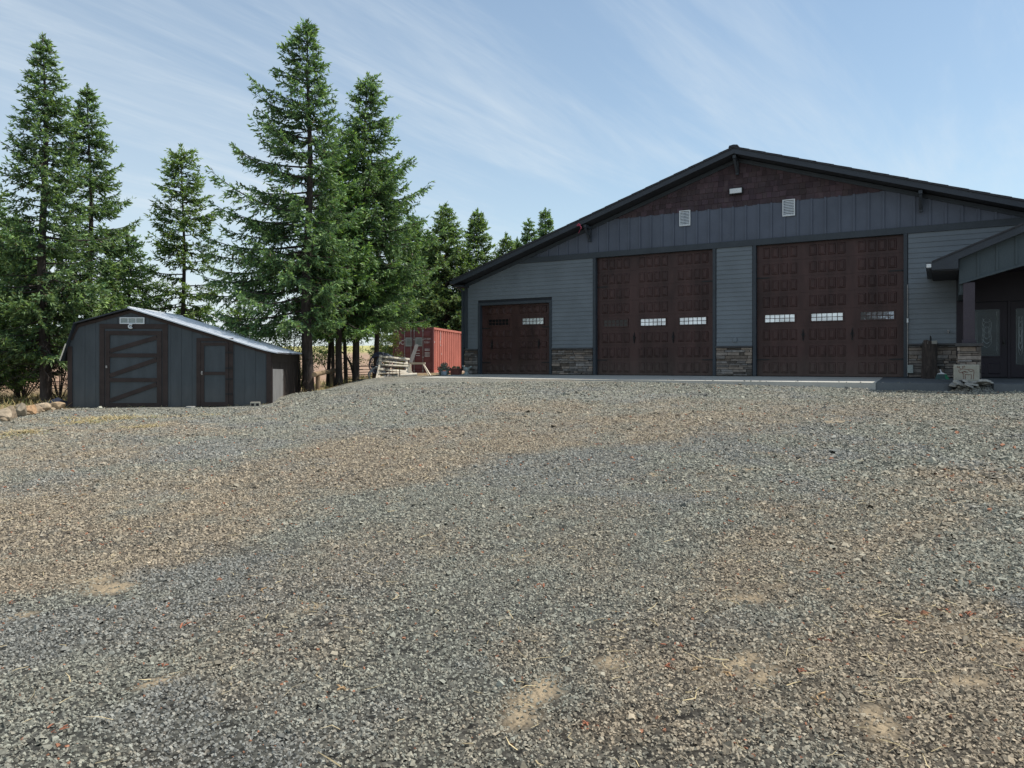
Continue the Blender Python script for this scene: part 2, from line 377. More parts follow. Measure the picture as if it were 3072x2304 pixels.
def mat_ground():
    m, nt, bs = newmat('ground')
    at = N(nt,'ShaderNodeVertexColor', layer_name='Col'); sp = N(nt,'ShaderNodeSeparateColor'); nt.links.new(at.outputs[0], sp.inputs[0])
    tc = N(nt,'ShaderNodeTexCoord')
    def vor(scale):
        v = N(nt,'ShaderNodeTexVoronoi'); v.inputs['Scale'].default_value = scale; nt.links.new(tc.outputs['Object'], v.inputs['Vector']); return v
    v1 = vor(42); v2 = vor(17)
    bw1 = N(nt,'ShaderNodeRGBToBW'); nt.links.new(v1.outputs['Color'], bw1.inputs[0])
    bw2 = N(nt,'ShaderNodeRGBToBW'); nt.links.new(v2.outputs['Color'], bw2.inputs[0])
    grey = ramp(nt, bw1.outputs[0], [(.15,(.058,.057,.050)),(.45,(.176,.174,.150)),(.65,(.248,.246,.212)),(.9,(.40,.395,.34))])
    brown= ramp(nt, bw1.outputs[0], [(.15,(.066,.053,.041)),(.45,(.207,.170,.127)),(.65,(.288,.238,.176)),(.9,(.45,.375,.285))])
    fb = N(nt,'ShaderNodeMath', operation='MULTIPLY'); nt.links.new(sp.outputs[0], fb.inputs[0]); fb.inputs[1].default_value = .85
    c = mixc(nt, fb.outputs[0], grey, brown)
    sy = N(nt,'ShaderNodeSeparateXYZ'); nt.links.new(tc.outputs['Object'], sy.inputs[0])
    dk = N(nt,'ShaderNodeMapRange'); dk.inputs['From Min'].default_value = 3; dk.inputs['From Max'].default_value = 16; dk.inputs['To Min'].default_value = .30; nt.links.new(sy.outputs[1], dk.inputs[0])  # ground darkened close by, painting the shade in gaps between stones
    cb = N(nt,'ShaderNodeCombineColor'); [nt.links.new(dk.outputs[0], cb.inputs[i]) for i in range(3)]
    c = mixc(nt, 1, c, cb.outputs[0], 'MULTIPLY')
    big = noise(nt, .9, 6, .65); c = mixc(nt, 1, c, ramp(nt, big, [(.3,(.84,.85,.88)),(.7,(1.14,1.13,1.08))]), 'MULTIPLY')
    mid = noise(nt, 9, 5, .75); c = mixc(nt, 1, c, ramp(nt, mid, [(.3,(.68,.68,.68)),(.7,(1.3,1.3,1.3))]), 'MULTIPLY')
    sp2 = noise(nt, 3.2, 8, .8); c = mixc(nt, 1, c, ramp(nt, sp2, [(.35,(.8,.8,.8)),(.65,(1.2,1.2,1.2))]), 'MULTIPLY')
    fn = noise(nt, 130, 3); dirt = ramp(nt, fn, [(.25,(.27,.205,.13)),(.7,(.40,.315,.205))])
    c = mixc(nt, sp.outputs[1], c, dirt)
    # rough ground beyond the pad
    g1 = noise(nt, .35, 7, .7); g2 = noise(nt, 6, 5, .7)
    near = ramp(nt, g2, [(.3,(.11,.075,.045)),(.5,(.24,.17,.095)),(.7,(.36,.29,.16))])
    sepx = N(nt,'ShaderNodeSeparateXYZ'); nt.links.new(tc.outputs['Object'], sepx.inputs[0])
    mr = N(nt,'ShaderNodeMapRange'); mr.inputs['From Min'].default_value = 40; mr.inputs['From Max'].default_value = 340
    wob = N(nt,'ShaderNodeMath', operation='MULTIPLY_ADD'); nt.links.new(g1, wob.inputs[0]); wob.inputs[1].default_value = 26; nt.links.new(sepx.outputs[1], wob.inputs[2])
    nt.links.new(wob.outputs[0], mr.inputs[0])
    field = ramp(nt, mr.outputs[0], [(0,(.30,.17,.10)),(.30,(.34,.225,.155)),(.47,(.35,.24,.165)),(.52,(.38,.35,.14)),(.62,(.43,.40,.16)),(1,(.22,.26,.08))])
    field = mixc(nt, 1, field, ramp(nt, noise(nt, .5, 6, .7, (.25,1,1)), [(.3,(.75,.75,.75)),(.7,(1.2,1.2,1.2))]), 'MULTIPLY')
    mr2 = N(nt,'ShaderNodeMapRange'); mr2.inputs['From Min'].default_value = 40; mr2.inputs['From Max'].default_value = 75; nt.links.new(sepx.outputs[1], mr2.inputs[0])
    out = mixc(nt, mr2.outputs[0], near, field)
    c = mixc(nt, sp.outputs[2], out, c)
    nt.links.new(c, bs.inputs['Base Color']); bs.inputs['Roughness'].default_value = .95; bs.inputs['Specular IOR Level'].default_value = .2
    h = N(nt,'ShaderNodeMath', operation='MULTIPLY_ADD'); nt.links.new(v1.outputs['Distance'], h.inputs[0]); h.inputs[1].default_value = -.8; nt.links.new(v2.outputs['Distance'], h.inputs[2])
    bump(nt, bs, h.outputs[0], .9, .022)
    return m
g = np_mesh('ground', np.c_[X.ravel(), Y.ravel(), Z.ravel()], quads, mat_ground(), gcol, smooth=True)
tag(g, kind='structure')

# loose stones: real little slabs, thick on the near ground and thinning out with distance
def scatter_wedge(rings):
    out = []
    for r0, r1, dens, size in rings:
        A = .74*(r1*r1-r0*r0)+6.4*(r1-r0); n = int(A*dens)
        r = np.sqrt(rng.uniform(r0*r0, r1*r1, n)); w = .74*r+3.2
        out.append(np.c_[rng.uniform(-1,1,n)*w, r, np.full(n, size)])
    return np.concatenate(out)
_cube = np.array([(-1,-1,-1),(1,-1,-1),(1,1,-1),(-1,1,-1),(-1,-1,1),(1,-1,1),(1,1,1),(-1,1,1)], float)
_cq = np.array([(4,5,6,7),(0,1,5,4),(1,2,6,5),(2,3,7,6),(3,0,4,7)])
def rot_mats(yaw, tx, ty):
    cz, sz = np.cos(yaw), np.sin(yaw); cx, sx = np.cos(tx), np.sin(tx); cy, sy = np.cos(ty), np.sin(ty); o = np.zeros_like(yaw); i = o+1
    Rz = np.stack([np.stack([cz,-sz,o],-1),np.stack([sz,cz,o],-1),np.stack([o,o,i],-1)],-2)
    Rx = np.stack([np.stack([i,o,o],-1),np.stack([o,cx,-sx],-1),np.stack([o,sx,cx],-1)],-2)
    Ry = np.stack([np.stack([cy,o,sy],-1),np.stack([o,i,o],-1),np.stack([-sy,o,cy],-1)],-2)
    return Rz@Rx@Ry
def slabs(name, pts, length, flat, tilt, cols, mat, zoff=0., jit=.28, wmin=.45, wmax=.95):
    n = len(pts)
    L = length*rng.uniform(.55,1.5,n)**1.2
    sc = np.c_[L*.5, L*.5*rng.uniform(wmin,wmax,n), L*.5*flat*rng.uniform(.6,1.4,n)]
    v = _cube[None]+rng.normal(0,jit,(n,8,3)); v[:,4:,:2] *= rng.uniform(.5,.95,(n,1,1))
    v = v*sc[:,None,:]
    Rm = rot_mats(rng.uniform(0,2*PI,n), rng.normal(0,tilt,n), rng.normal(0,tilt,n))
    v = np.einsum('nij,nkj->nki', Rm, v)+pts[:,None,:]; v[:,:,2] += zoff+sc[:,2:3]*.35
    q = (_cq[None]+(np.arange(n)*8)[:,None,None]).reshape(-1,4)
    return np_mesh(name, v.reshape(-1,3), q, mat, np.repeat(cols, 8, 0))
pt = scatter_wedge([(2.3,4,4700,.0132),(4,6,3500,.0148),(6,8.5,2000,.0185),(8.5,12,1000,.0235),(12,17,420,.030),(17,23,180,.038)])
px_, py_, sz_ = pt.T; pz_ = ground_np(px_, py_)
b_, d_ = masks(px_, py_, pz_); ym_ = yard_mask(px_, py_)
uu, vv = barn_uv(px_, py_)
keep = (rng.random(len(px_)) < (1-.80*d_)) & (ym_ > .5) & ~((uu>-.3)&(vv>-3.05)&~((vv<-2.55)&(rng.random(len(px_))<.10*(-2.55-vv)/.5)&(uu<16.6)&(uu>.05))) & ~((px_<-6.9)&(py_>20.8))
on = (uu>0)&(vv>-2.99)&(uu<16.8); pz_ = np.where(on, SLAB-.10*np.clip(-vv/3,0,1)-.010, pz_)
px_, py_, pz_, sz_, b_ = px_[keep], py_[keep], pz_[keep], sz_[keep], b_[keep]
coarse = sstep(1.0, 6.0, px_-.25*py_+2.2)*(1-sstep(9,14,py_))      # larger shards on the right of the yard
sz_ = sz_*(.82+.75*coarse*rng.random(len(px_)))*np.where(rng.random(len(px_))<.015, 2.0, 1)
t_ = np.clip(rng.beta(3.2,2.2,len(px_)),0,1)[:,None]
grey = np.array((.042,.041,.035))*(1-t_)+np.array((.405,.400,.325))*t_
warm = np.array((.050,.039,.029))*(1-t_)+np.array((.51,.42,.30))*t_
blue = np.array((.042,.043,.046))*(1-t_)+np.array((.335,.333,.325))*t_
blu = (sstep(.5,.66,fbm(px_*.9+2, py_*.9, 71))*.5)[:,None]
gb = grey*(1-blu)+blue*blu
wm = np.clip(b_*1.05-.05+rng.normal(0,.18,len(px_)),0,1)[:,None]
cl = gb*(1-wm)+warm*wm
cl = cl*np.interp(py_,[2.5,9],[.90,1.0])[:,None]
rare = rng.random(len(px_))
cl[rare<.010] = np.array((.36,.17,.10))*rng.uniform(.5,1.1,((rare<.010).sum(),1))
gs = slabs('gravel', np.c_[px_,py_,pz_], sz_, .60, .50, cl, M['gravel'])
tag(gs, 'loose grey and brown crushed rock covering the whole yard', 'gravel', kind='stuff')

# straw, bark chips, dry needles lying about
def blades(name, pts, length, wid, cols, lift, mat):
    n = len(pts); yaw = rng.uniform(0,2*PI,n); pit = rng.uniform(0,lift,n)
    d = np.c_[np.cos(yaw)*np.cos(pit), np.sin(yaw)*np.cos(pit), np.sin(pit)]; s = np.c_[-np.sin(yaw), np.cos(yaw), rng.uniform(-.4,.4,n)]
    L = length[:,None]; w = wid[:,None]; bend = np.c_[-np.sin(yaw),np.cos(yaw),np.zeros(n)]*rng.normal(0,.2,(n,1))*L
    p0 = pts-d*L*.1; p1 = pts+d*L*.45+bend; p2 = pts+d*L
    v = np.stack([p0-s*w, p0+s*w, p1+s*w, p1-s*w, p2+s*w*.3, p2-s*w*.3], 1)
    q = np.array([(0,1,2,3),(3,2,4,5)])[None]+(np.arange(n)*6)[:,None,None]
    return np_mesh(name, v.reshape(-1,3), q.reshape(-1,4), mat, np.repeat(cols,6,0))
pt = scatter_wedge([(2.4,5,48,1),(5,9,40,1),(9,15,30,1),(15,22,20,1)])
x_, y_ = pt[:,0], pt[:,1]; z_ = ground_np(x_, y_); b2, d2 = masks(x_, y_, z_)
k = (rng.random(len(x_)) < .12+.7*b2+.5*d2) & ~((x_<-6.9)&(y_>20.8))
uu, vv = barn_uv(x_, y_); k &= ~((uu>-.3)&(vv>-3.05))
x_, y_, z_ = x_[k], y_[k], z_[k]; n = len(x_)
cs = np.array((.52,.42,.24))*rng.uniform(  .5,1.15,(n,1))
tag(blades('straw_litter', np.c_[x_,y_,z_+.012], rng.uniform(.03,.12,n), rng.uniform(.0012,.003,n), cs, .25, M['straw']),
    'pale dry straw and grass stems strewn over the gravel', 'straw', kind='stuff')
pt = scatter_wedge([(2.4,5,4.5,1),(5,9,2.6,1),(9,15,1.2,1)])
x_, y_ = pt[:,0], pt[:,1]; z_ = ground_np(x_, y_); k = rng.random(len(x_)) < .3+.7*sstep(-1,4,x_); x_, y_, z_ = x_[k], y_[k], z_[k]; n = len(x_)
# each chip is a little cluster of splinters
rep = 5; xr = np.repeat(x_,rep)+rng.normal(0,.02,n*rep); yr = np.repeat(y_,rep)+rng.normal(0,.02,n*rep)
cc_ = np.repeat(np.where(rng.random((n,1))<.55, np.array([(.36,.14,.08)]), np.array([(.42,.28,.15)])),rep,0)*rng.uniform(.6,1.1,(n*rep,1))
tag(slabs('bark_chips', np.c_[xr,yr,ground_np(xr,yr)+.012], np.full(n*rep,.024), .16, .25, cc_, M['gravel'], wmin=.12, wmax=.3),
    'orange bark splinters scattered over the gravel', 'bark chips', kind='stuff')

# dry grass tufts near the shed and at the edge of the pad
gp = []
def patch(px, py, rx, ry, n, Z):
    for _ in range(n):
        a = rng.normal(0,.5), rng.normal(0,.5)
        z0 = Z*(1+ry*a[1]); x0 = (px+rx*a[0]-CX)/FPX*z0; gp.append((x0, z0))
patch(330,1255,150,.035,900,17.6); patch(250,1262,80,.03,500,16.6); patch(85,1290,45,.03,260,14.6); patch(10,1290,50,.06,260,14.2)
patch(430,1298,70,.02,200,15.2); patch(960,1168,16,.02,120,24.4); patch(30,1210,150,.1,700,22.5); patch(600,1258,120,.03,150,18.0)
for q_ in range(150):
    t0 = rng.random()**1.0; gp.append((-12.7+5.6*t0+rng.normal(0,.03), 21.18+.36*t0-abs(rng.normal(0,.05))))
gp = np.array(gp); n = len(gp); z_ = ground_np(gp[:,0], gp[:,1])
gc = np.where(rng.random((n,1))<.8, np.array([(.52,.41,.22)]), np.array([(.34,.34,.14)]))*rng.uniform(.6,1.15,(n,1))
tag(blades('dry_grass', np.c_[gp,z_+.004], rng.uniform(.07,.2,n), rng.uniform(.003,.006,n), gc, .5, M['straw']),
    'patches of yellow dry grass in front of the grey shed', 'dry grass', kind='stuff')
# rough grass on the ground behind the pad
n = 14000; x_ = rng.uniform(-22,-5.6,n); y_ = rng.uniform(18,46,n); k = (yard_mask(x_,y_)<.4)&~((x_<-6.95)&(x_>-13)&(y_>20.9)&(y_<25.4)); x_, y_ = x_[k], y_[k]; n = len(x_)
gc = np.where(rng.random((n,1))<.7, np.array([(.40,.32,.15)]), np.array([(.20,.24,.08)]))*rng.uniform(.5,1.1,(n,1))
tag(blades('rough_grass', np.c_[x_,y_,ground_np(x_,y_)], rng.uniform(.12,.38,n), rng.uniform(.006,.012,n), gc, 1.2, M['straw']),
    'sparse tan grass on the rough ground under the conifers', 'rough grass', kind='stuff')
# ------------------------------------------------------------------ barn (local: x = along the facade, -y = toward the yard)
BRZ = -PI/6
barn = thing('workshop_barn', 'large slate grey shop building with wide gable, three brown garage doors and a porch', 'shop building',
             (B0[0],B0[1],SLAB), BRZ)
UW, UA, ZA, SL, DEPTH = 21.6, 10.8, 7.44, .333, 18.0
def ztop(u): return ZA-SL*abs(u-UA)
def zund(u): return ztop(u)-.24
def u_lo(z): return UA-(ZA-.24-z)/SL
def u_hi(z): return UA+(ZA-.24-z)/SL
DOORS = [(.70,3.80,2.72),(5.70,9.97,4.27),(11.38,15.65,4.27)]
LAPTOP, SHB, WZ = 4.27, 5.62, .98
# lap siding
w = MB()
def lap(z0, z1, a0, a1, b0, b1):      # a at z0, b at z1
    w.add([(a0,-.030,z0),(a1,-.030,z0),(b1,-.012,z1),(b0,-.012,z1),(a0,0,z0),(a1,0,z0)], [(0,1,2,3),(4,5,1,0)])
ex = .150; z = WZ
while z < LAPTOP:
    z1 = min(z+ex, LAPTOP)
    segs = [(0,.60),(3.90,5.58),(10.09,11.26),(15.77,17.0)] if z1 < 2.83 else ([(0,5.58),(10.09,11.26),(15.77,UW)] if z > 2.82 else [(0,.60),(3.90,5.58),(10.09,11.26),(15.77,17.0)])
    for a, b in segs:
        a0 = max(a, u_lo(z)); a1 = max(a, u_lo(z1)); b0 = min(b, u_hi(z)); b1 = min(b, u_hi(z1))
        if b0 > a0 and b1 > a1: lap(z, z1, a0, b0, a1, b1)
    z = z1
for xw in (0, UW):                     # side walls
    z = 0
    s = -1 if xw == 0 else 1
    while z < 3.5:
        z1 = min(z+ex, 3.5)
        w.add([(xw+s*.030,0,z),(xw+s*.030,DEPTH,z),(xw+s*.012,DEPTH,z1),(xw+s*.012,0,z1),(xw,0,z),(xw,DEPTH,z)], [(0,1,2,3),(4,5,1,0)]); z = z1
w.add([(0,DEPTH,0),(UW,DEPTH,0),(UW,DEPTH,3.6),(UA,DEPTH,7.2),(0,DEPTH,3.6)], [(0,1,2,3,4)])
w.build('lap_siding_wall', M['lap'], barn)
# dark sheathing behind the boards (walls you would see through the gaps)
s = MB()
def sheath(u0,u1,z0,z1): s.box(u0,u1,.012,.15,z0,z1)
for a,b in ((0,.66),(3.84,5.66),(10.01,11.34),(15.69,UW)): sheath(a,b,0,2.76)
sheath(0,5.66,2.76,3.55); sheath(10.01,11.34,2.76,4.30); sheath(15.69,UW,2.76,3.55)
sheath(2.3,5.66,3.55,4.30); sheath(15.69,19.3,3.55,4.30); sheath(2.3,19.3,4.30,4.36)
s.box(.02,UW-.02,.152,DEPTH-.02,-.7,-.004)
s.box(.02,UW-.02,.0,.151,-.7,-.0125)
s.build('wall_sheathing', M['soffit'], barn)
# board and batten band, with its trim board
b = MB()
def zb(u): return min(SHB, zund(u))
ul, uh = u_lo(4.47), u_hi(4.47); us, ue = u_lo(SHB), u_hi(SHB)
b.prism([(ul,4.47),(uh,4.47),(ue,SHB),(us,SHB)], -.012, .05)
u = .4*math.ceil(ul/.4)+.12
while u < uh-.2:
    zt = zb(u)-.005
    if zt > 4.52: b.box(u-.030,u+.030,-.046,-.0125,4.475,zt)
    u += .4064
b.build('board_and_batten_band', M['batten'], barn)
t = MB(); ua, ub = u_lo(4.27)+.02, u_hi(4.27)-.02
t.prism([(ua,4.272),(ub,4.272),(u_hi(4.47),4.47),(u_lo(4.47),4.47)], -.055, .02)
t.build('trim_band', M['trim'], barn)
# shingle gable
g = MB(); g.cc = (1,1,1)
g.prism([(us,SHB+.002),(ue,SHB+.002),(UA,zund(UA))], -.004, .05)
zc = SHB-.02; r2 = random.Random(3)
while zc < zund(UA)-.1:
    a, e = u_lo(zc+.2), u_hi(zc+.2); u = a
    while u < e:
        wd = r2.uniform(.11,.26); u1 = min(u+wd-.008, e); k = r2.uniform(.72,1.25); g.cc = (k, k*r2.uniform(.94,1.04), k*r2.uniform(.94,1.06))
        if u1-u > .04:
            zo = r2.uniform(-.012,.012); y = -r2.uniform(.022,.034)
            g.add([(u,y,zc+zo),(u1,y,zc+zo),(u1,-.008,zc+.2),(u,-.008,zc+.2),(u,-.004,zc+zo),(u1,-.004,zc+zo)], [(0,1,2,3),(4,5,1,0),(0,3,4),(1,5,2)])
        u += wd
    zc += .185
g.build('shingle_gable', M['shingle'], barn)
# roof: two slabs, with rake fascia, soffit
rf = MB()
OV, EO = .62, .24
for sgn in (-1,1):
    ue_ = UA+sgn*(UW/2+EO)
    pts = [(UA,ZA),(ue_,ztop(ue_)),(ue_,ztop(ue_)-.05),(UA,ZA-.05)]
    if sgn > 0: pts = pts[::-1]
    rf.prism(pts, -OV-.03, DEPTH+.5)
# shingle courses on the slopes
for sgn in (-1,1):
    k = 0
    while k*.5 < UW/2:
        u = UA+sgn*k*.5; u2 = UA+sgn*(k*.5+.5)
        rf.add([(u,-OV-.03,ztop(u)+.004),(u2,-OV-.03,ztop(u2)+.016),(u2,DEPTH+.5,ztop(u2)+.016),(u,DEPTH+.5,ztop(u)+.004)], [(0,1,2,3)]); k += 1
rf.prism([(UA-.16,ZA-.03),(UA-.13,ZA+.035),(UA,ZA+.055),(UA+.13,ZA+.035),(UA+.16,ZA-.03)], -OV-.045, DEPTH+.5)
roof = rf.build('roof', M['roof'], barn)
f = MB()
for sgn in (-1,1):
    ue_ = UA+sgn*(UW/2+EO)
    pts = [(UA,ZA-.052),(ue_,ztop(ue_)-.052),(ue_,ztop(ue_)-.218),(UA,ZA-.218)]
    if sgn > 0: pts = pts[::-1]
    f.prism(pts, -OV, -OV+.04)
f.build('rake_fascia', M['fascia'], roof)
so = MB()
for sgn in (-1,1):
    ue_ = UA+sgn*(UW/2+EO)
    so.prism([(UA,ZA-.20),(ue_,ztop(ue_)-.20),(ue_,ztop(ue_)-.215),(UA,ZA-.215)][::sgn], -OV+.042, DEPTH+.4)
    zf = ztop(ue_)
    so.box(min(ue_,ue_-sgn*.40),max(ue_,ue_-sgn*.40),-OV+.06,DEPTH+.4,zf-.30,zf-.24)   # boxed eave
so.build('soffit', M['soffit'], roof)
for sgn in (-1,1):
    gt = MB(); ue_ = UA+sgn*(UW/2+EO); z0 = ztop(ue_)-.06
    a, c = (ue_-.13, ue_-.005) if sgn < 0 else (ue_+.005, ue_+.13)
    gt.box(a,c,-OV,DEPTH+.4,z0-.13,z0); gt.build('gutter', M['fascia'], roof)
# frieze along the rake
fr = MB()
for sgn in (-1,1):
    ue_ = UA+sgn*(UW/2-.0)
    fr.prism([(UA,zund(UA)),(ue_,zund(ue_)),(ue_,zund(ue_)-.13),(UA,zund(UA)-.13)][::sgn], -.072, -.0125)
fr.build('rake_frieze', M['trim'], barn)
for uc in (5.5, 10.8, 16.1):
    k = MB(); zt = zund(uc)-.01
    k.box(uc-.05,uc+.05,-.16,-.074,zt-.56,zt); k.box(uc-.05,uc+.05,-OV+.06,-.162,zt-.11,zt)
    k.beam((uc,-.15,zt-.48),(uc,-OV+.1,zt-.12),.075,.07)
    k.build('knee_bracket', M['fascia'], barn, bevel=.006)
# corner boards, downspout
c = MB(); c.box(-.035,.11,-.05,-.031,WZ+.05,3.58); c.box(-.05,-.036,-.05,.12,WZ+.05,3.5)
c.build('corner_board', M['trim'], barn)
dn = MB(); dn.box(-.16,-.06,-.10,-.03,.12,3.35); dn.beam((-.11,-.065,3.33),(-.36,-.3,3.55),.07,.06)
dn.build('downspout', M['trim'], barn)
# garage door trim and doors
def door_trim(u0,u1,h,top):
    t = MB(); tw = .10
    t.box(u0-tw,u0,-.052,.19,0,h); t.box(u1,u1+tw,-.052,.19,0,h)
    if top: t.box(u0-tw,u1+tw,-.052,.19,h+.001,h+tw)
    else:   t.box(u0,u1,.021,.19,h-.0,h+.08)
    t.build('door_trim', M['trim'], barn)
def window(par, u0,u1,z0,z1,yb,gl):
    m = MB(); fw = .035
    m.box(u0,u1,yb-.035,yb-.002,z0,z0+fw); m.box(u0,u1,yb-.035,yb-.002,z1-fw,z1)
    m.box(u0,u0+fw,yb-.035,yb-.002,z0+fw,z1-fw); m.box(u1-fw,u1,yb-.035,yb-.002,z0+fw,z1-fw)
    iw = (u1-u0-2*fw)
    for k in range(1,6): x = u0+fw+iw*k/6; m.box(x-.009,x+.009,yb-.024,yb-.0135,z0+fw,z1-fw)
    zc = (z0+z1)/2; m.box(u0+fw,u1-fw,yb-.0255,yb-.0245,zc-.009,zc+.009)
    m.box(u0+fw,u1-fw,yb-.013,yb-.003,z0+fw,z1-fw,1)
    return m.build('window', [M['garage'],gl], par)
def garage(u0,u1,h,rows,ngr,wrow,glasses,handles,hz,straps,lab):
    door_trim(u0,u1,h,h<3)
    yb = .12
    d = MB(); rh = h/rows; Wd = u1-u0
    mg, gap = .19, .36
    gw = (Wd-2*mg-(ngr-1)*gap)/ngr
    for r in range(rows):
        d.box(u0+.002,u1-.002,yb,yb+.05,r*rh+.004,(r+1)*rh-.004)
        if r == wrow: continue
        for gi in range(ngr):
            ga = u0+mg+gi*(gw+gap); pw = (gw-3*.055)/4
            for k in range(4):
                a = ga+k*(pw+.055)
                # stamped panel: a proud moulding round a recessed field
                z0, z1 = r*rh+.095, (r+1)*rh-.095
                d.frustum(a,a+pw,z0,z1,yb-.001,yb-.026,.018)
                d.frustum(a+.040,a+pw-.040,z0+.040,z1-.040,yb-.0265,yb-.042,.018)
    d.box(u0+.002,u1-.002,yb+.012,yb+.04,.002,h-.002)
    o = d.build('garage_door', M['garage'], barn); o['label'] = lab
    for gi in range(ngr):
        ga = u0+mg+gi*(gw+gap); zc = (wrow+.5)*rh
        ww = .49
        window(o, ga+gw/2-ww, ga+gw/2+ww, zc-.15, zc+.15, yb, glasses[gi])
    for hu in handles:
        m = MB(); x = u0+hu
        m.prism([(x-.016,hz-.2),(x+.016,hz-.2),(x+.016,hz-.06),(x+.055,hz),(x+.016,hz+.06),(x+.016,hz+.13),(x,hz+.19),(x-.016,hz+.13),(x-.016,hz+.06),(x-.055,hz),(x-.016,hz-.06)], yb-.034, yb-.003)
        m.tube([(x,yb-.03,hz-.13),(x,yb-.085,hz-.1),(x,yb-.085,hz+.06),(x,yb-.03,hz+.09)], .012, 6)
        m.build('door_handle', M['black'], o)
    for zs in straps:
        for sd in (0,1):
            m = MB(); L = .42; a = u0+.01 if sd == 0 else u1-.01; q = 1 if sd == 0 else -1
            pts = [(a,zs-.022),(a+q*L*.85,zs-.017),(a+q*L,zs),(a+q*L*.85,zs+.017),(a,zs+.022)]
            if q < 0: pts = pts[::-1]
            m.prism(pts, yb-.022, yb-.003)
            m.build('strap_hinge', M['black'], o)
BG, DK, BN, MT = M['brightglass'], M['darkglass'], M['browngl'], M['mottled']
garage(*DOORS[0],6,2,4,[DK,BG],(.48,2.58),1.17,(1.81,.45),'short two-bay brown garage door at the left end')
garage(*DOORS[1],8,3,3,[BN,BG,BG],(1.43,2.86),1.33,(3.20,.535),'tall brown garage door in the middle')
garage(*DOORS[2],8,3,3,[BG,BG,MT],(1.43,2.86),1.33,(3.20,.535),'tall brown garage door at the right, its right window dark')
# ledge-stone wainscot
def ledge(mb, u0,u1,z0,z1,y0, seed, axis='x'):
    r = random.Random(seed); z = z0
    while z < z1-.02:
        h = min(r.choice((.05,.06,.075,.09,.11,.13)), z1-z); u = u0
        if z1-(z+h) < .03: h = z1-z
        while u < u1-.005:
            L = r.uniform(.14,.5); e = min(u+L,u1)
            if u1-e < .07: e = u1
            pr = r.uniform(.02,.075); k = r.uniform(.42,1.5); tn = r.uniform(-.08,.10)
            mb.cc = (k*(1+tn), k, k*(1-tn))
            g_ = .004; j = lambda: r.uniform(0,.008)
            def q(a,y,zz): return (a,y,zz) if axis == 'x' else (y,a,zz)
            if axis == 'x': ya, yb2 = y0, y0-pr
            else: ya, yb2 = y0, y0-pr
            vs = [q(u+g_,ya,z+g_),q(e-g_,ya,z+g_),q(e-g_,ya,z+h-g_),q(u+g_,ya,z+h-g_),
                  q(u+g_+j(),yb2+j(),z+g_+j()),q(e-g_-j(),yb2+j(),z+g_+j()),q(e-g_-j(),yb2+j(),z+h-g_-j()),q(u+g_+j(),yb2+j(),z+h-g_-j())]
            fs = [(4,5,6,7),(0,1,5,4),(1,2,6,5),(2,3,7,6),(3,0,4,7)]
            if axis != 'x': fs = [f[::-1] for f in fs]
            mb.add(vs, fs); u = e
        z += h
for i,(a,e) in enumerate(((-.03,.58),(3.92,5.58),(10.09,11.26),(15.78,17.0))):
    m = MB(); m.cc = (.35,.35,.35); m.box(a,e,-.022,.0,.0,.93); ledge(m,a,e,.005,.925,-.0225,20+i)
    o = m.build('stone_wainscot', M['stone'], barn)
    k = MB(); k.box(a-.01,e+.01,-.115,-.001,.93,WZ+.012); k.build('ledge_cap', M['cap'], o, bevel=.008)
# gable vents, floodlight, outlets, conduit
def vent(uc, zc):
    m = MB(); w_, h_ = .19, .265; y = -.035
    m.box(uc-w_,uc+w_,y-.035,y,zc-h_,zc-h_+.03); m.box(uc-w_,uc+w_,y-.035,y,zc+h_-.03,zc+h_)
    m.box(uc-w_,uc-w_+.03,y-.035,y,zc-h_+.03,zc+h_-.03); m.box(uc+w_-.03,uc+w_,y-.035,y,zc-h_+.03,zc+h_-.03)
    o = m.build('gable_vent', M['white'], barn)
    l = MB(); n = 9
    for k in range(n):
        z0 = zc-h_+.035+k*(2*h_-.07)/n
        l.add([(uc-w_+.032,y-.030,z0),(uc+w_-.032,y-.030,z0),(uc+w_-.032,y-.004,z0+.038),(uc-w_+.032,y-.004,z0+.038)], [(0,1,2,3)])
    l.build('vent_louvres', M['white'], o)
    k = MB(); k.box(uc-w_+.03,uc+w_-.03,y-.003,y+.02,zc-h_+.03,zc+h_-.03); k.build('vent_backing', M['soffit'], o)
vent(9.02,5.39); vent(12.40,5.39)
m = MB(); m.box(10.53,10.97,-.13,-.035,6.0,6.22)
o = m.build('floodlight', M['black'], barn, bevel=.008)
k = MB(); k.box(10.555,10.945,-.145,-.131,6.03,6.19); k.build('light_lens', M['white'], o, bevel=.006)
m = MB(); u = u_at(2206,0); m.box(u-.06,u+.06,-.07,-.031,1.12,1.27); m.build('outlet_cover', M['lap'], barn, bevel=.006)
m = MB(); u = u_at(2845,0); m.tube([(u,-.03,1.32),(u,-.12,1.32),(u,-.16,1.27)],.018,8); m.lathe([(.035,0),(.035,.02)],10,(u,-.10,1.35))
m.build('hose_bib', M['steel'], barn)
m = MB(); u = 15.755; m.tube([(u,-.075,.03),(u,-.075,2.75)],.011,6); m.box(u-.02,u+.02,-.10,-.06,1.62,1.74,1)
m.build('conduit', [M['steel'],M['white']], barn)
m = MB(); u = u_at(2731,-.1); m.box(u-.075,u+.075,-.16,-.105,.12,.36); m.build('utility_box', M['plate'], barn, bevel=.01)
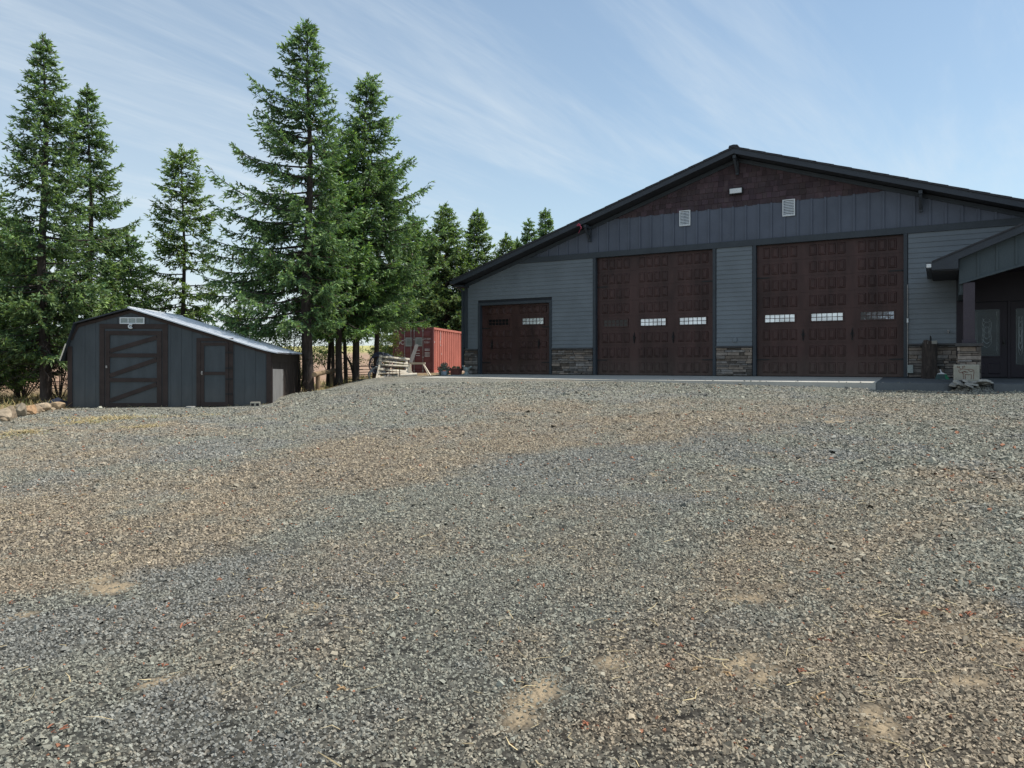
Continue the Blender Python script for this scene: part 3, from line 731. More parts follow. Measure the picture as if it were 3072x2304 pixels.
# ---- entry porch
EU, RU, PS, YF = 16.40, 19.0, .41, -2.75
def pz(u): return 3.08+PS*((u-EU) if u <= RU else (2*RU-EU-u))
pr = MB(); PE = 2*RU-EU
for a,e in ((EU,RU),(RU,PE)):
    pr.prism([(a,pz(a)),(e,pz(e)),(e,pz(e)-.04),(a,pz(a)-.04)][::-1], YF-.03, -.03)
proof = pr.build('porch_roof', M['roof'], barn)
f = MB()
for a,e in ((EU,RU),(RU,PE)):
    f.prism([(a,pz(a)-.041),(e,pz(e)-.041),(e,pz(e)-.23),(a,pz(a)-.23)][::-1], YF, YF+.04)
for q in (1,-1):
    X = lambda u: RU+q*(u-RU)
    f.prism([(X(EU),pz(EU)-.231),(X(17.0),pz(EU)-.231),(X(17.0),pz(17.0)-.231)][::q], YF+.002, YF+.042)
f.build('porch_fascia', M['fascia'], proof)
sf = MB()
for a,e in ((EU,RU),(RU,PE)):
    sf.prism([(a,pz(a)-.18),(e,pz(e)-.18),(e,pz(e)-.20),(a,pz(a)-.20)][::-1], YF+.042, -.06)
sf.box(EU+.005,17.015,YF+.045,-.06,pz(EU)-.262,pz(EU)-.2315)
sf.build('porch_soffit', M['soffit'], proof)
gt = MB(); gt.box(EU-.13,EU-.003,YF+.012,-.08,pz(EU)-.20,pz(EU)-.05)
gut = gt.build('porch_gutter', M['fascia'], proof)
k = MB(); k.box(EU-.12,EU-.01,YF-.010,YF+.011,pz(EU)-.165,pz(EU)-.075); k.build('gutter_end_cap', M['white'], gut, bevel=.004)
gb = MB(); gl = 17.02
def pbot(u): return 2.52+.30*((u-17.1) if u <= RU else (2*RU-u-17.1))
yg = -2.50
gb.prism([(gl,pbot(17.1)),(RU,pbot(RU)),(2*RU-gl,pbot(17.1)),(2*RU-gl,pz(gl)-.21),(RU,pz(RU)-.21),(gl,pz(gl)-.21)], yg, yg+.1)
u = gl+.42
while u < 2*RU-gl:
    gb.box(u-.025,u+.025,yg-.022,yg-.001,pbot(u)+.02,pz(u)-.22); u += .4064
gb.prism([(gl,pbot(17.1)-.06),(RU,pbot(RU)-.06),(2*RU-gl,pbot(17.1)-.06),(2*RU-gl,pbot(17.1)-.001),(RU,pbot(RU)-.001),(gl,pbot(17.1)-.001)], yg-.03, yg+.12)
gb.build('porch_gable', M['porchbatten'], barn)
for uu_ in (17.03, 2*RU-17.15):
    fz = MB(); fz.box(uu_,uu_+.12,yg+.101,-.05,2.25,pz(17.1)-.22); fz.box(uu_-.014,uu_+.134,yg+.121,-.05,2.20,2.2495)
    fz.build('porch_side_frieze', M['porchbatten'], barn)
PU, PY = 17.24, -2.36
for pu in (PU, 2*RU-PU):
    m = MB(); m.box(pu-.13,pu+.13,PY-.13,PY+.13,.93,2.50); m.box(pu-.155,pu+.155,PY-.155,PY+.155,.93,1.02); m.build('porch_post', M['post'], barn, bevel=.008)
    m = MB(); m.cc = (.4,.4,.4); m.box(pu-.21,pu+.21,PY-.21,PY+.21,-.30,.84)
    ledge(m,pu-.26,pu+.26,-.05,.835,PY-.212,77); ledge(m,PY-.26,PY+.26,-.05,.835,pu-.212,78,'y')
    m.cc = (.8,.8,.8); m.box(pu+.212,pu+.26,PY-.25,PY+.25,-.3,.83); m.box(pu-.25,pu+.21,PY+.212,PY+.26,-.3,.83)
    o = m.build('porch_pillar', M['stone'], barn)
    k = MB(); k.box(pu-.31,pu+.31,PY-.31,PY+.31,.842,.928); k.build('pillar_cap', M['cap'], o, bevel=.01)
# ceiling, entry surround, door, sidelight
m = MB(); m.box(17.16,2*RU-17.16,-2.38,-.05,2.96,3.0); m.build('porch_ceiling', M['entry'], barn)
m = MB()
m.box(17.001,17.24,-.04,.011,.0,2.16); m.box(18.235,18.30,-.05,.011,.0,2.16); m.box(18.76,21.0,-.04,.011,.0,2.16); m.box(17.001,21.0,-.045,.011,2.161,2.955)
m.build('entry_surround', M['entry'], barn)
def leaded(mb, uc, zc, w_, h_, y):
    # oval scroll work: nested diamonds and leaves
    for k in (1,.72,.45):
        pts = [(uc+w_*k*math.sin(t)*(.55+.45*abs(math.cos(t))), y, zc+h_*k*math.cos(t)) for t in np.linspace(0,2*PI,17)]
        mb.tube(pts, .006, 5, 0, False)
    for sgn in (-1,1):
        for q in (-.75,-.4,-.05,.3,.65):
            mb.tube([(uc,y,zc+h_*q),(uc+sgn*w_*.45,y,zc+h_*(q+.14)),(uc+sgn*w_*.6,y,zc+h_*(q+.34))], .006, 5, 0, False)
d = MB(); d.box(17.245,18.23,-.02,.03,.02,2.14)
for z0,z1 in ((.10,.42),):
    d.frustum(17.40,17.70,z0,z1,-.021,-.036,.03); d.frustum(17.77,18.07,z0,z1,-.021,-.036,.03)
dr = d.build('entry_door', M['entry'], barn)
gs_ = MB(); a,e,z0,z1 = 17.43,18.05,.62,1.94
gs_.box(a-.035,e+.035,-.045,-.021,z0-.035,z0); gs_.box(a-.035,e+.035,-.045,-.021,z1,z1+.035); gs_.box(a-.035,a,-.045,-.021,z0,z1); gs_.box(e,e+.035,-.045,-.021,z0,z1)
gs_.box(a,e,-.030,-.021,z0,z1,1)
gs_.build('door_glass', [M['entry'],M['doorglass']], dr)
k = MB()
for q in (.045,.075):
    k.tube([(a+q,-.034,z0+q),(e-q,-.034,z0+q),(e-q,-.034,z1-q),(a+q,-.034,z1-q),(a+q,-.034,z0+q)], .005, 4, 0, False)
leaded(k,(a+e)/2,1.28,.17,.42,-.034); k.build('leaded_tracery', M['leadline'], dr)
m = MB(); m.lathe([(.03,-.03),(.035,0),(.03,.03)],10,(18.15,-.06,1.0)); m.box(18.12,18.18,-.04,-.021,.9,1.12); m.build('door_knob', M['black'], dr)
s2 = MB(); s2.box(18.305,18.755,-.03,.02,.02,2.14)
sl = s2.build('sidelight', M['entry'], barn)
k = MB(); k.box(18.42,18.64,-.042,-.031,.36,1.94); k.build('sidelight_glass', M['doorglass'], sl)
k = MB(); k.tube([(18.44,-.045,.40),(18.62,-.045,.40),(18.62,-.045,1.90),(18.44,-.045,1.90),(18.44,-.045,.40)],.004,4,0,False); leaded(k,18.53,1.18,.075,.55,-.046); k.build('sidelight_tracery', M['leadline'], sl)

# ---- concrete apron in front of the doors
def slabpoly(name, poly, mat='concrete'):
    m = MB(); n = len(poly)
    zt = lambda v: SLAB-.10*min(1,max(0,-v/3.0))-.012
    top = [(bw(u,v,0).x,bw(u,v,0).y,zt(v)) for u,v in poly]; bot = [(x,y,z-.35) for x,y,z in top]
    m.add(top+bot, [tuple(range(n))]+[tuple(range(2*n-1,n-1,-1))]+[(i,n+i,n+(i+1)%n,(i+1)%n) for i in range(n)])
    return tag(m.build(name, M[mat]), kind='structure')
cr = [(16.93-.35+.35*math.sin(t),-2.97+.35-.35*math.cos(t)) for t in np.linspace(0,PI/2,7)]
slabpoly('concrete_apron', [(-.02,-3.0),(5.6,-3.0),(11.3,-3.0),(15.1,-3.0)]+[(15.1,.1),(-.02,.1)])
slabpoly('concrete_walk', [(15.112,-3.0)]+cr+[(16.93,-1.7),(17.75,-1.7),(17.75,-2.97),(23,-2.97),(23,.1),(15.112,.1)], 'walk')  # split off where the sunlit strip ends, shade is in its concrete colour
# ------------------------------------------------------------------ grey shed with lean-to
p = P(207,1222,21.25)
SW, SD = 5.68, 3.75
shed = thing('storage_shed', 'low slate grey wooden shed with a lopsided pale metal roof and dark brown door frames', 'shed', (p.x,p.y,p.z), R_(3.7))
prof = [(0,-.12),(SW,-.12),(SW,1.58),(1.74,2.80),(.24,2.38),(0,1.75)]
m = MB(); m.prism(prof, 0, .09)
x = .3
while x < SW-.1:                       # grooved panel siding
    zt = np.interp(x,[0,.24,1.74,SW],[1.75,2.38,2.80,1.58])-.06
    m.box(x-.1465,x+.1465,-.010,-.001,-.10,zt); x += .30
m.prism(prof, SD-.09, SD); m.box(0,.09,.091,SD-.091,-.12,1.75)
m.build('front_wall', M['shedwall'], shed)
m = MB(); y = .093
while y < SD-.12:
    m.box(SW-.07,SW-.003+random.uniform(0,.006),y,y+.135,-.12,1.56); y += .139
m.box(SW-.002,SW+.03,.05,SD-.02,1.30,1.56)
m.build('side_wall', M['sheddark'], shed)
m = MB(); m.add([(SW+.035,.06,-.16),(SW+.018,1.36,-.16),(SW+.018,1.36,1.08),(SW+.035,.06,1.10),(SW+.055,.06,-.16),(SW+.038,1.36,-.16),(SW+.038,1.36,1.08),(SW+.055,.06,1.10)],
      [(0,3,2,1),(4,5,6,7),(0,1,5,4),(1,2,6,5),(2,3,7,6),(3,0,4,7)])
o = m.build('side_panel', M['greyply'], shed); o['label'] = 'bare grey plywood panel on the shaded side wall'
# corner trims
for bx_ in ((-.03,.10,-.03,-.011,-.12,1.75),(SW-.11,SW+.03,-.03,-.011,-.12,1.56),(SW+.0315,SW+.045,-.012,.055,-.12,1.30),(SW+.0315,SW+.05,SD-.12,SD,-.12,1.30)):
    m = MB(); m.box(*bx_); m.build('corner_trim', M['shedtrim'], shed)
m = MB(); m.prism([(.1,1.93),(.28,2.30),(1.74,2.72),(SW,1.50),(SW,1.58),(1.74,2.80),(.24,2.38),(.04,1.93)], -.028, -.0115)
m.build('rake_trim', M['shedtrim'], shed)
# roof: two-pitch left side, one long slope on the right that sags a little
m = MB(); FO, BO = -.16, SD+.15
def strip(pts, mi):
    for (x0,z0),(x1,z1) in zip(pts,pts[1:]):
        m.add([(x0,FO,z0),(x1,FO,z1),(x1,BO,z1),(x0,BO,z0),(x0,FO,z0-.035),(x1,FO,z1-.035),(x1,BO,z1-.035),(x0,BO,z0-.035)],
              [(0,1,2,3),(7,6,5,4),(4,5,1,0),(6,7,3,2)], mi)
strip([(-.16,1.36),(.21,2.43)],1); strip([(.21,2.43),(1.72,2.86)],1)
rs = [(1.74,2.865),(2.6,2.60),(3.5,2.315),(4.4,2.03),(5.1,1.80),(5.55,1.665),(5.92,1.585)]
strip(rs,0)
y = FO+.2
while y < BO:                          # standing ribs
    for (x0,z0),(x1,z1) in zip(rs,rs[1:]): m.beam((x0,y,z0+.008),(x1,y,z1+.008),.03,.018,(0,1,0) if False else (0,0,1))
    y += .30
m.tube([(1.73,FO-.01,2.865),(1.73,BO,2.865)],.035,8)
ro = m.build('shed_roof', [M['metalroof'],M['fascia']], shed)
e = MB(); e.beam((-.17,FO-.004,1.34),(-.005,FO-.004,1.82),.02,.03); e.build('drip_edge', M['wood'], ro)
# wide braced door
def bar(mb,x0,x1,z0,z1,y=-.034,d=.02): mb.box(x0,x1,y,y+d,z0,z1)
m = MB(); bar(m,.86,1.0,-.10,2.26); bar(m,2.62,2.77,-.10,2.26); bar(m,.86,2.77,2.262,2.40)
m.build('door_casing', M['shedtrim'], shed)
m = MB(); m.box(1.005,2.615,-.022,-.0105,-.02,2.25)
dr = m.build('barn_door', M['shedwall'], shed)
f = MB(); bar(f,1.03,1.15,.0,2.2,-.048,.024); bar(f,2.47,2.60,.0,2.2,-.048,.024)
for z0,z1 in ((2.08,2.20),(1.44,1.55),(.73,.84),(.0,.12)): bar(f,1.151,2.469,z0,z1,-.047,.023)
for z0,z1 in ((1.56,2.07),(.85,1.43),(.13,.72)): f.beam((1.16,-.036,z0+.06),(2.46,-.036,z1-.06),.022,.12,(0,0,1))
f.build('door_brace', M['shedtrim'], dr)
k = MB(); k.box(1.05,1.09,-.075,-.049,1.13,1.20); k.build('latch', M['steel'], dr)
# narrow door
m = MB(); bar(m,3.58,3.70,-.10,1.90); bar(m,4.50,4.62,-.10,1.90); bar(m,3.58,4.62,1.902,2.0); m.build('door_casing', M['shedtrim'], shed)
m = MB(); m.box(3.705,4.495,-.022,-.0105,0,1.89); dr = m.build('narrow_door', M['shedwall'], shed)
f = MB(); bar(f,3.71,3.80,.02,1.87,-.046,.022); bar(f,4.40,4.49,.02,1.87,-.046,.022)
for z0,z1 in ((1.78,1.87),(.93,1.02),(.02,.14)): bar(f,3.801,4.399,z0,z1,-.045,.021)
f.build('door_brace', M['shedtrim'], dr)
for z0 in (.35,.78,1.10,1.55):
    k = MB(); k.box(4.41,4.60,-.058,-.047,z0,z0+.05); k.build('hinge', M['black'], dr)
k = MB(); k.lathe([(.02,-.02),(.03,0),(.02,.02)],8,(3.74,-.07,.98)); k.box(3.72,3.76,-.06,-.047,.93,1.04); k.build('door_handle', M['steel'], dr)
# gable window and round lamp
m = MB(); x0,x1,z0,z1 = 1.43,2.12,2.40,2.59
for a,b,c,d in ((x0,x1,z0,z0+.03),(x0,x1,z1-.03,z1),(x0,x0+.03,z0+.03,z1-.03),(x1-.03,x1,z0+.03,z1-.03),(1.655,1.675,z0+.03,z1-.03),(1.875,1.895,z0+.03,z1-.03)): m.box(a,b,-.052,-.03,c,d)
wn = m.build('gable_window', M['white'], shed)
k = MB(); k.box(x0+.03,x1-.03,-.040,-.032,z0+.03,z1-.03); k.build('window_pane', M['plate'], wn)
m = MB(); pts = [(1.74+.055*math.cos(t),-.06,2.33+.055*math.sin(t)) for t in np.linspace(.7,5.6,14)]
m.tube(pts,.022,6); m.box(1.72,1.76,-.05,-.035,2.31,2.35); m.build('horseshoe', M['white'], shed)

def on_ground(name, label, cat, px, Z, rz=0, group=None, dz=0):
    q = G(px,Z); return thing(name,label,cat,(q.x,q.y,q.z+dz),rz,group)
m = MB(); m.box(-.13,.13,-.1,.1,-.02,.12)
for k in (-.065,.065): m.box(k-.04,k+.04,-.106,-.1005,.015,.085,1)
o = m.build('concrete_block', [M['block'],M['black']], bevel=.008); q = G(766,21.15); o.location = q; o.rotation_euler = (0,0,.25)
tag(o, 'pale concrete block lying at the right front corner of the grey shed', 'concrete block')
m = MB(); m.box(-.11,.11,-.07,.07,-.02,.05); o = m.build('flat_stone', M['flag'], bevel=.012); q = G(572,21.0); o.location = q
tag(o, 'small flat pale stone at the foot of the narrow shed door', 'stone')
# tarp bundle left of the shed
m = MB(); r = random.Random(4); vs=[]; n1,n2=9,6
for i in range(n1):
    for j in range(n2):
        a = PI*j/(n2-1); vs.append((-.55+1.1*i/(n1-1)+r.uniform(-.04,.04), -.3*math.cos(a)+r.uniform(-.05,.05), max(0,.26*math.sin(a)*(1-abs(i-4)/5.5)+r.uniform(-.04,.05))))
m.add(vs,[(i*n2+j,(i+1)*n2+j,(i+1)*n2+j+1,i*n2+j+1) for i in range(n1-1) for j in range(n2-1)])
o = m.build('tarp', M['tarp'], smooth=True); o.location = G(168,22.6)
tag(o, 'crumpled navy tarp on the ground at the left end of the grey shed', 'tarp')

# ------------------------------------------------------------------ boulders
def boulder(px, py_base, w, h, label, seed, Z, mat='boulder', name='boulder', cat='boulder', group='sandstone boulders in a row beside the shed', tint=None):
    import bmesh
    r = np.random.default_rng(seed); bm = bmesh.new(); bmesh.ops.create_icosphere(bm, subdivisions=3, radius=1)
    cuts = r.normal(0,1,(11,3)); cuts /= np.linalg.norm(cuts,axis=1)[:,None]; off = r.uniform(.42,.85,11)
    for v in bm.verts:
        c = np.array(v.co)
        for nrm, of in zip(cuts, off):
            d = c@nrm-of
            if d > 0: c = c-nrm*d*.92
        c = c*(1+.03*math.sin(c[0]*9+seed)*math.cos(c[1]*8))
        v.co = c
    me = bpy.data.meshes.new(name); bm.to_mesh(me); bm.free()
    k = r.uniform(.75,1.15); tn = tint or (1,1,1)
    ca = me.color_attributes.new('Col','FLOAT_COLOR','POINT'); ca.data.foreach_set('color', np.tile([k*tn[0],k*tn[1],k*tn[2],1],len(me.vertices)))
    me.materials.append(M[mat]); o = bpy.data.objects.new(name, me); C.objects.link(o)
    W = w/FPX*Z/1.6; H = h/FPX*Z/1.5
    q = G(px,Z); o.scale = (W, W*r.uniform(.7,1), H); o.location = (q.x,q.y,q.z+H*.55); o.rotation_euler = (0,0,r.uniform(-.5,.5))
    return tag(o, label, cat, group)
bl = [(14,1262,46,34,17.2,'tan boulder cut off by the left edge of the photo, front of the row',(1.05,1,.9)),
      (32,1254,38,34,17.7,'brown boulder just behind the leftmost one in the row',(1,.92,.82)),
      (63,1247,40,38,18.3,'broad pale grey-tan boulder third from the left, a small one on top behind it',(1.1,1.08,1)),
      (92,1240,30,36,18.8,'orange-tan boulder with a dark shaded hollow under its right side',(1.25,.95,.7)),
      (112,1235,26,30,19.3,'narrow tan boulder between the orange one and the pale upright one',(1.05,.95,.82)),
      (131,1230,34,26,19.8,'pale rounded boulder leaning right in front of the leftmost tree trunk',(1.2,1.12,.98)),
      (149,1226,18,16,20.3,'small orange stone between the pale boulder and the flat end boulder',(1.25,.95,.75)),
      (173,1225,42,20,20.3,'flat tan boulder at the right end of the row, nearest the shed',(1.25,1.08,.85)),
      (64,1216,34,16,20.6,'low pale boulder set back behind the row under the tree',(1.15,1.1,1)),
      (30,1222,22,16,19.8,'small grey-brown stone behind the left boulders',(.8,.78,.72)),
      (3,1232,26,18,18.9,'half hidden grey stone at the photo\'s left edge behind the front boulder',(.8,.76,.7))]
for i,(px,pb,w,h,Z,lab,tn) in enumerate(bl): boulder(px,pb,w*1.12,h*1.15,lab,100+i,Z,tint=tn)

rr_b = random.Random(17)
for i in range(16):
    f = rr_b.random(); pxr = 2+150*f+rr_b.uniform(-6,6); Zr = 17.0+3.6*f+rr_b.uniform(-.5,.6); s_ = rr_b.uniform(9,17)
    boulder(pxr, 1240, s_*1.3, s_*rr_b.uniform(.6,.9), 'small tan rubble stone lying among the boulders of the row beside the shed', 500+i, Zr, name='rubble_stone', cat='rubble', group='small rubble among the boulders', tint=(1.1,1.02,.88))
# ------------------------------------------------------------------ shipping container
q = P(1300.5,1119,42.0)
phi = R_(11.4)
cont = thing('shipping_container', 'rusty red shipping container with corrugated sides and dark doors behind the trees', 'container', (q.x,q.y,q.z), -phi)
CWD, CL, CH = 2.44, 6.06, 2.60      # local: x from -CWD to 0, y from 0 to CL
m = MB(); 
def corr(x, sgn):
    n = 14; y0, y1 = .10, CL-.10; pitch = (y1-y0)/n; pts=[]
    for k in range(n):
        a = y0+k*pitch
        pts += [(a,0),(a+pitch*.32,0),(a+pitch*.46,.075),(a+pitch*.86,.075)]
    pts.append((y1,0))
    vs=[]; 
    for yy,d in pts: vs += [(x-sgn*d,yy,.16),(x-sgn*d,yy,CH-.12)]
    m.add(vs,[(2*i,2*i+2,2*i+3,2*i+1) if sgn>0 else (2*i+1,2*i+3,2*i+2,2*i) for i in range(len(pts)-1)])
corr(-.02,1); corr(-CWD+.02,-1)
m.box(-CWD,0,CL-.06,CL,0,CH); m.box(-CWD+.03,-.03,.1,CL-.1,CH-.06,CH-.02)
for x in (-.12,-CWD):
    m.box(x,x+.12,.12,CL-.061,CH-.119,CH); m.box(x,x+.12,.12,CL-.061,0,.159)
m.build('container_body', M['cred'], cont)
m = MB()
for x in (-.10,-CWD): m.box(x,x+.10,0,.119,0,CH-.13)
m.box(-CWD,0,0,.119,CH-.129,CH); m.box(-CWD+.101,-.101,.0,.119,0,.13); 
m.build('end_frame', M['cdark'], cont)
fs = []
for i in (0,1):
    x0 = -CWD+.11+i*1.11; x1 = x0+1.10
    m = MB(); m.box(x0,x1,.035,.07,.14,CH-.14)
    for k in range(5):
        z0 = .20+k*.46; m.frustum(x0+.06,x1-.06,z0,z0+.34,.034,.012,.05)
    d = m.build('container_door', M['cdark'], cont); fs.append((d,x0,x1))
    for xx in ((x0+.62,x1-.1) if i==0 else (x0+.08,x0+.60)):
        k = MB(); k.tube([(xx,-.03,.05),(xx,-.03,CH-.06)],.018,6)
        for z in (.12,.9,1.9,CH-.2): k.box(xx-.045,xx+.045,-.04,.012,z-.03,z+.03)
        k.build('locking_rod', M['steel'], d)
    k = MB(); px0 = x0+.66 if i==0 else x0+.14; k.box(px0,px0+.40,-.0115,.009,1.52,2.02)
    for z in np.linspace(1.60,1.94,6): k.box(px0+.06,px0+.37,-.016,-.0118,z-.012,z+.012,1)
    k.build('door_plate', [M['plate'],M['black']], d)
def text(body, size, x, z, par, y=-.004, name='lettering'):
    cu = bpy.data.curves.new('tmp','FONT'); cu.body = body; cu.size = size
    to = bpy.data.objects.new('tmp', cu); C.objects.link(to)
    dg = bpy.context.evaluated_depsgraph_get(); me = bpy.data.meshes.new_from_object(to.evaluated_get(dg)); bpy.data.objects.remove(to)
    me.materials.clear(); me.materials.append(M['lettering']); me.name = name
    o = bpy.data.objects.new(name, me); C.objects.link(o); o.parent = par; o.location = (x,y,z); o.rotation_euler = (PI/2,0,0); return o
d,x0,x1 = fs[0]; text('IC', .34, x0+.26, 1.63, d)
d,x0,x1 = fs[1]; text('221200', .13, x0+.62, 1.90, d); text('1', .13, x0+1.02, 1.90, d); text('22G1', .15, x0+.66, 1.70, d)
for z in (1.34,1.27,1.14,1.07,1.0,.93):
    m = MB(); m.box(x0+.70,x0+.86,-.006,-.002,z,z+.035); m.box(x0+.8601,x0+1.0,-.0055,-.002,z+.006,z+.03); m.build('data_mark', M['lettering'], d)
for z in (1.28,1.10,.98):
    m = MB(); m.box(x0+.18,x0+.40,-.006,-.002,z,z+.03); m.build('data_mark', M['lettering'], d)
rr = random.Random(8)   # scraped pale marks on the long side
for (yy,zz,hh) in ((1.35,1.9,.55),(1.36,1.55,.16),(1.5,1.05,.12),(1.25,1.72,.22),(.15,1.7,.14)):
    m = MB(); m.add([(.004,yy,zz),(.004,yy+.07,zz+.02),(.004,yy+.06,zz+hh),(.004,yy+.02,zz+hh*.8)],[(0,1,2,3)]); m.build('scrape_mark', M['lettering'], cont)

# ------------------------------------------------------------------ clutter by the trees
def bars(lst, name, mat, par, w=.09, h=.035):
    for a,b in lst:
        m = MB(); m.beam(a,b,w,h,(0,-1,.2)); m.build(name, mat, par)
# slatted wooden rack leaning over
t = on_ground('wooden_rack', 'bleached slatted wooden rack tipped on its side beside the tree trunk', 'wooden rack', 1137, 29.0, R_(6))
LR, HR = 1.10, .98
m = MB(); m.beam((-.02,-.04,0),(.02,.60*HR-.04,HR),.10,.06,(0,-1,0)); m.build('end_post', M['wood'], t)
m = MB(); m.beam((LR,-.04,0),(LR-.04,.60*HR*.84-.04,HR*.84),.09,.06,(0,-1,0)); m.build('end_post', M['wood'], t)
for k,z in enumerate((.10,.27,.43,.60,.76,.93)):
    m = MB(); y = z*.60-.09; dz = (.0,.05,-.04,.03,-.02,.02)[k]; m.beam((-.02,y,z),(LR+.02+.06*(k%2),y-.6*z*.14,z*.86+dz),(.075,.05,.085,.06,.05,.075)[k],.04,(0,-1,.6)); m.build('slat', M['wood'], t)
for k,z in enumerate((.25,.55,.85)):
    m = MB(); m.beam((.0,.85,z-.04),(LR,.87,z*.9),.05,.05,(0,-1,.3)); m.build('slat', M['woodgrey'], t)
m = MB(); m.beam((-.10,-.35,-.05),(.02,.06,.62),.06,.05,(0,-1,0)); m.build('prop_leg', M['wood'], t)
for px,Z,lab,mt,sc_ in ((1170,29.4,'pale sack slumped behind the wire panel under the slatted rack','lettering',(.22,.14,.13)),(1186,29.3,'grey sack beside the pale one under the slatted rack','plate',(.16,.12,.10))):
    o = boulder(px,1130,20,16,lab,300+px,Z,mat=mt,name='sack',cat='sack',group='sacks under the slatted wooden rack'); o.scale = sc_; o.location = G(px,Z)+Vector((0,0,.09))
# sawhorse
def sawhorse(px0, Z, L, H, label, rz):
    t = on_ground('sawhorse', label, 'sawhorse', px0, Z, rz)
    m = MB(); m.beam((0,0,H),(L,0,H),.09,.09); m.build('top_beam', M['wood'], t)
    for x,sx in ((.08,-.02),(L-.08,.34)):
        for sy in (-1,1):
            m = MB(); m.beam((x+sx,sy*.26,0),(x,sy*.03,H-.05),.09,.04,(1,0,0)); m.build('leg', M['wood'], t)
    return t
sawhorse(1226, 33.0, .75, .66, 'pale wooden sawhorse standing in front of the container doors', R_(-4))
t = on_ground('plank', 'yellowish plank leaning down to the ground between rack and sawhorse', 'plank', 1244, 31.0)
m = MB(); m.beam((0,-.1,.03),(-.42,.1,.56),.13,.04,(0,-1,.2)); m.build('board', M['wood'], t)
tag(t)
m = MB(); m.beam((0,-.12,.25),(.42,.35,1.62),.20,.03,(0,-1,.2)); o = m.build('leaning_board', M['woodgrey']); q = G(1226,41.2); o.location = q
tag(o, 'grey board propped against the dark container doors', 'board')
m = MB(); m.tube([(0,0,.06),(.75,-.05,.10)],.07,10); o = m.build('fence_rail', M['wood']); o.location = G(1194,28.9)
tag(o, 'pale round wooden rail on the ground right of the slatted rack', 'rail')
# wire panel in front of the rack
t = on_ground('wire_panel', 'dark wire stock panel standing in front of the slatted wooden rack', 'wire panel', 1158, 28.5, R_(4))
m = MB()
for x in (0,.52): m.tube([(x,0,-.05),(x,0,.42)],.016,6)
for z in (.02,.12,.22,.32,.41): m.tube([(-.05,0,z),(.57,0,z)],.009,5)
for x in (.13,.26,.39): m.tube([(x,0,0),(x,0,.41)],.008,5)
m.build('wire_grid', M['rust'], t)
# heap of blue hoops / coiled pipe
for i,(px,Z,lab,mat,r0,tilt,ny_) in enumerate(((1140,30.6,'big coil of dark blue pipe standing on edge against the tree trunk behind the rack','blue',.46,.25,0),
                       (1160,30.9,'coil of dark and pale blue pipe arching up behind the top slat of the rack','blue',.42,-.15,1),
                       (1128,30.2,'coil of pale blue pipe at the left end of the slatted rack','paleblue',.34,.6,2))):
    t = on_ground('pipe_coil', lab, 'pipe coil', px, Z, tilt, 'coils of pipe heaped behind the wooden rack', .0)
    for j in range(5 if i<2 else 3):
        m = MB(); rr_ = r0*(1-.07*j); y = -.16+.08*j
        m.tube([(rr_*math.cos(a)+.03*math.sin(3*a+j), y+.05*math.sin(2*a+j), r0+.34*(i<2)+rr_*1.0*math.sin(a)) for a in np.linspace(0,2*PI,25)],.016 if i<2 else .02,6)
        m.build('pipe_loop', M['paleblue'] if j in (1,3) and i!=0 else M[mat], t)
# corral panel
t = on_ground('corral_panel', 'brown pipe corral panel between the leaning tree trunk and the rack', 'fence panel', 1068, 30.6, R_(9))
q = t.location
m = MB(); L, zt, zb_ = 1.30, 1.46-q.z+.02, max(.05,.40-q.z)
for x in (0,.10,.68): m.tube([(x,0,0),(x,0,zt-.02)],.022,8)
m.tube([(0,0,zt-.06),(.06,0,zt),(.2,0,zt+.03),(L,0,zt+.05)],.024,8); m.build('frame', M['rust'], t)
for k in range(5):
    m = MB(); z = zt-.13-.10*k; m.tube([(0,0,z),(L,0,z+.045)],.014,6); m.build('rail', M['rust'], t)
t = on_ground('corral_panel', 'brown pipe corral panel seen between the two upright trunks left of the leaning one', 'fence panel', 1036, 31.5, R_(5))
q = t.location; zt = 1.36-q.z
m = MB(); m.tube([(0,0,zt-.6),(0,0,zt),(.75,0,zt)],.022,8); m.build('frame', M['rust'], t)
for k in range(5):
    m = MB(); z = zt-.11-.10*k; m.tube([(0,0,z),(.75,0,z)],.014,6); m.build('rail', M['rust'], t)
# hitching log
a = P(943,1124,24.4); b_ = P(1003,1111,28.2)
t = thing('hitching_rail', 'peeled log laid across short posts between the big trunk and the crossed thin trunks', 'hitching rail', (a.x,a.y,gz(a.x,a.y)))
o_ = Vector(t.location); m = MB(); pa, pb = a-o_, b_-o_
m.tube([pa+(pb-pa)*k/6+Vector((0,0,.005*math.sin(k))) for k in range(7)],[.082,.08,.079,.077,.075,.073,.07],14)
lg = m.build('log', M['log'], t, smooth=False)
m = MB(); dv = (pb-pa).normalized(); m.tube([pa-dv*.004,pa+dv*.001],.0825,14); m.build('cut_end', M['logend'], lg)
for k in (.16,.85):
    c = pa+(pb-pa)*k; wz = gz(c.x+o_.x,c.y+o_.y)-o_.z
    m = MB(); m.tube([(c.x,c.y,wz-.25),(c.x,c.y,c.z-.07)],.075,10); m.build('post', M['log'], t)
# pipes by the container
for px,Z,L,zz,lab in ((1322,33.5,.72,.26,'upper pinkish red pipe stacked beside the container'),(1330,32.6,.52,.09,'lower pinkish red pipe lying beside the container')):
    m = MB(); m.tube([(0,0,0),(L,.04,.015)],.055,12); o = m.build('pipe', M['pinkpipe']); q = G(px,Z); o.location = (q.x,q.y,q.z+zz)
    tag(o, lab, 'pipe', 'red pipes beside the container')
m = MB(); m.box(0,.42,-.1,.1,-.02,.13); o = m.build('timber_block', M['wood'], bevel=.01); o.location = G(1310,33.2); tag(o, 'pale timber block under the end of the red pipes', 'timber block')

